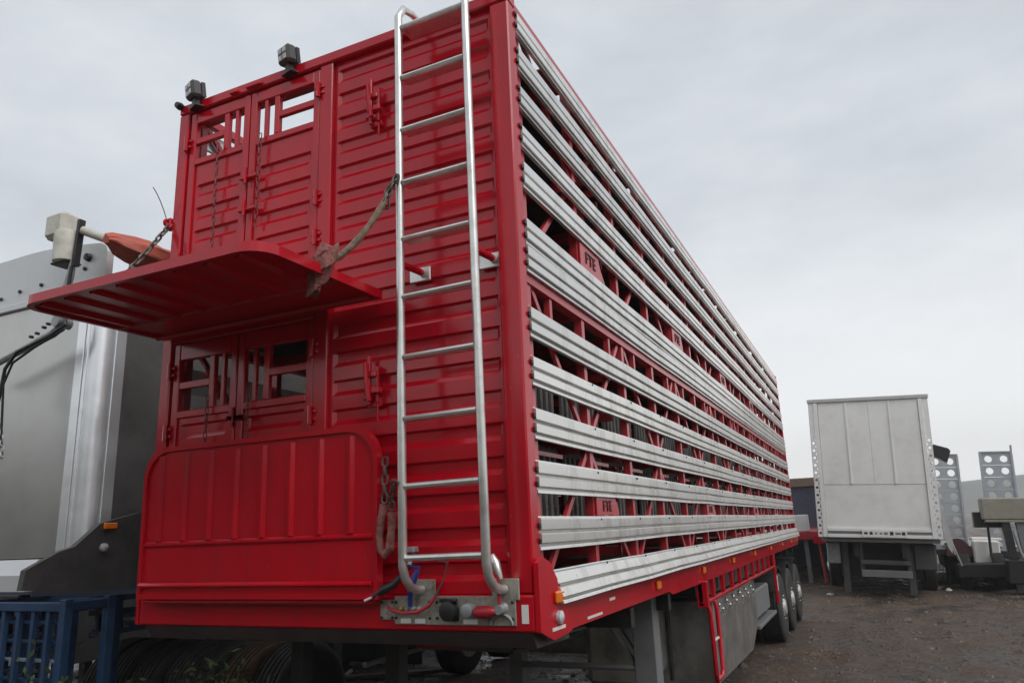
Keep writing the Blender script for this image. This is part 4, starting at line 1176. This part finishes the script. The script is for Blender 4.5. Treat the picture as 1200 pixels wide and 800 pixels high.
# ------------------------------------------------------------------ things seen between the trailers
FB = thing('flatbed_trailer', 'red flatbed trailer with a white locker, half hidden past the livestock trailer', 'trailer', (.2, 20.5, 0))
MB().box((-1.3, 0, 1.22), (1.2, 11, 1.44), .01).build('deck', RED_LIT, FB)
MB().box((-1.2, .1, 1.442), (.75, .8, 1.92), .02).build('locker', WHITE, FB)
MB().box((.85, -.02, 1.1), (1.2, -.002, 1.30)).build('red_panel', RED, FB)
MB().box((.58, .2, 0), (.70, .34, 1.215), .006).build('landing_leg', GREYP, FB)
MB().tube([(1.0, .1, 1.21), (1.06, .05, .0)], .035, 8).build('pink_prop', RED_LIT, FB)
for y in (6, 7.3, 8.6):
    for x in (-1, 1):
        wh = link_obj('wheel', None, FB); wh.location = (x, y, .505); wh.rotation_euler = (0, 0, 0 if x > 0 else math.pi); link_obj('tyre', tyre_me, wh); link_obj('rim', rim_me, wh)
SH = thing('site_shed', 'low dark shed with brown roof edge between the red and white trailers', 'shed', (0, 30, 0))
tz = atY(940, 560, 30).z
MB().box((-4, 0, 0), (3.2, 6, tz-.35)).build('wall', NAVY, SH)
MB().box((-4.2, -.15, tz-.348), (3.4, 6.2, tz), .02).build('roof', BROWN, SH)
for k in range(12):
    MB().box((-3.9+.6*k, -.02, .05), (-3.85+.6*k, -.001, tz-.36)).build('cover_strip', NAVY, SH)

# distant trees on the yard edge
def tree(x, y, h, label, seed):
    rnd = random.Random(seed)
    t_ = thing('tree', label, 'tree', (x, y, 0), 'trees along the far yard edge')
    MB().tube([(0, 0, 0), (.1, 0, h*.4), (.0, .1, h*.75)], [h*.035, h*.025, h*.01], 7).build('trunk', TIMBER, t_, True)
    q = MB()
    for k in range(420):
        while True:
            p_ = Vector((rnd.uniform(-1, 1), rnd.uniform(-1, 1), rnd.uniform(-1, 1)))
            if p_.length < 1 and h2(p_.x*6+seed, p_.z*6+seed) > -.45: break
        c = Vector((p_.x*h*.45, p_.y*h*.45, h*.62 + p_.z*h*.38)); s_ = h*.055*rnd.uniform(.6, 1.4)
        u = Vector((rnd.uniform(-1, 1), rnd.uniform(-1, 1), rnd.uniform(-1, 1))).normalized(); v = u.orthogonal()
        q.add([c+u*s_, c+v*s_*.7, c-u*s_, c-v*s_*.7], [(0, 1, 2, 3)])
    q.build('crown', LEAF, t_)
tree(17, 62, 5.0, 'small green tree beyond the ramps, beside a second small tree', 1)
tree(20.5, 70, 4.2, 'smaller round tree beyond the ramps', 2)

# ------------------------------------------------------------------ loose stones, litter, weeds
st = MB(); rnd = random.Random(21)
octa = [(1,0,0),(0,1,0),(-1,0,0),(0,-1,0),(0,0,.6),(0,0,-.4)]
of = [(0,1,4),(1,2,4),(2,3,4),(3,0,4),(1,0,5),(2,1,5),(3,2,5),(0,3,5)]
for k in range(16000):
    y = 3.2 + 22*rnd.random()**1.5; x = rnd.uniform(-7, 9)
    s_ = rnd.choice((.010, .014, .018, .025, .036)) * rnd.uniform(.7, 1.3) * (2.6 if rnd.random() < .04 else 1)
    a = rnd.uniform(0, 6.28); ca, sa = math.cos(a), math.sin(a); z = gz(x, y)
    st.add([(x+(p[0]*ca-p[1]*sa)*s_*rnd.uniform(.7, 1.3), y+(p[0]*sa+p[1]*ca)*s_*rnd.uniform(.7, 1.3), z+p[2]*s_) for p in octa], of)
o = st.build('gravel', STONE); o['kind'] = 'stuff'; o['label'] = 'loose wet gravel stones scattered over the yard'

st = MB(); rnd = random.Random(22)
for k in range(1000):
    y = 4.5 + 18*rnd.random()**1.4; x = rnd.uniform(-6, 8)
    s_ = rnd.choice((.010, .014, .018, .026)) * rnd.uniform(.7, 1.4); a = rnd.uniform(0, 6.28); ca, sa = math.cos(a), math.sin(a); z = gz(x, y)
    st.add([(x+(p[0]*ca-p[1]*sa)*s_*rnd.uniform(.7, 1.3), y+(p[0]*sa+p[1]*ca)*s_*rnd.uniform(.7, 1.3), z+p[2]*s_) for p in octa], of)
o = st.build('gravel', STONE_P); o['kind'] = 'stuff'; o['label'] = 'pale stone chips lying among the wet gravel'

def litter(u, v, s_, label, m_=PAPER, seed=0):
    rnd = random.Random(seed); p_ = atZ(u, v, .02); q = MB(); n_ = 7; vs = []
    for j in range(3):
        for k in range(n_):
            a = 2*math.pi*k/n_; rr = s_*(1, .75, .3)[j]*rnd.uniform(.7, 1.25)
            vs.append((rr*math.cos(a)*.9, rr*math.sin(a)*.6, (0, .3, .45)[j]*s_*rnd.uniform(.5, 1.4)))
    q.add(vs, [(j*n_+k, j*n_+(k+1) % n_, (j+1)*n_+(k+1) % n_, (j+1)*n_+k) for j in range(2) for k in range(n_)] + [tuple(2*n_+k for k in range(n_)), tuple(range(n_))])
    o = q.build('plastic_scrap', m_); o.location = (p_.x, p_.y, gz(p_.x, p_.y)); tag(o, label, 'litter')
litter(430, 768, .16, 'crumpled white plastic scrap on the ground beyond the trestle legs', seed=1)
litter(412, 788, .12, 'small pale scrap lying on gravel near the trestle', seed=2)
litter(1112, 691, .10, 'white scrap on the dirt beside the white box trailer pillar', seed=3)
litter(973, 695, .11, 'flat white scrap on the dirt in front of the white box trailer', seed=4)
litter(1105, 678, .16, 'pale timber offcut by the leaning white trailer', TIMBER, seed=5)
litter(1010, 740, .07, 'dark clod of dirt lying alone on the open yard beside the triple wheels', STONE, seed=6)
litter(1085, 715, .06, 'pale broken brick piece on the open dirt before the box trailer', STONE_P, seed=7)
litter(455, 775, .13, 'torn white sheet scrap beside another scrap beyond the trestle', seed=8)
pk = thing('timber_plank', 'grey old plank lying across the gravel under the red trailer', 'plank', (-3.6, 5.6, .04), rot=(0, 0, R(35)))
MB().box((-1.0, -.07, -.02), (1.0, .07, .02), .004).build('board', TIMBER, pk)

def weeds(name, label, cx, cy, rx, ry, n_, hmax, seed):
    rnd = random.Random(seed); q = MB()
    for k in range(n_):
        x = cx + rnd.gauss(0, .5)*rx; y = cy + rnd.gauss(0, .5)*ry; h = hmax*rnd.uniform(.35, 1)*max(.3, 1-((x-cx)/rx)**2*.6)
        le = Vector((rnd.uniform(-.3, .3), rnd.uniform(-.3, .3), 1))*h
        b_ = Vector((x, y, 0)); w2 = .006
        q.add([b_+Vector((-w2, 0, 0)), b_+Vector((w2, 0, 0)), b_+le*1.0+Vector((le.y, le.x, 0))*.2], [(0, 1, 2)])
        for j in range(7):
            f_ = rnd.uniform(.25, 1); c = b_+le*f_; d = Vector((rnd.uniform(-1, 1), rnd.uniform(-1, 1), rnd.uniform(-.2, .8))).normalized()*rnd.uniform(.04, .10); s2 = d.orthogonal().normalized()*.013
            q.add([c, c+d*.5+s2, c+d, c+d*.5-s2], [(0, 1, 2, 3)])
    o = q.build(name, LEAF); o['kind'] = 'stuff'; o['label'] = label
weeds('weeds', 'green weeds growing in front of the tyre row', -2.15, 1.22, .75, .18, 320, 1.08, 4)
weeds('weeds', 'weeds growing against the blue stillages', -2.60, .16, .45, .10, 110, 1.25, 5)
weeds('weeds', 'low weeds along the far fence line', 7, 26, 9, 3, 400, .5, 6)

# ------------------------------------------------------------------ wet air over the yard
hz = MB().box((-900, -60, -4), (1100, 720, 60)).build('haze', None)
hz['kind'] = 'stuff'; hz['label'] = 'thin wet haze hanging over the yard and the hills'
HM = bpy.data.materials.new('haze_air'); HM.use_nodes = True
for nd in list(HM.node_tree.nodes): HM.node_tree.nodes.remove(nd)
ho = HM.node_tree.nodes.new('ShaderNodeOutputMaterial'); hv = HM.node_tree.nodes.new('ShaderNodeVolumePrincipled')
hv.inputs['Color'].default_value = (1, 1, 1, 1); hv.inputs['Density'].default_value = .0011; hv.inputs['Anisotropy'].default_value = 0
HM.node_tree.links.new(hv.outputs[0], ho.inputs['Volume'])
hz.data.materials.append(HM)
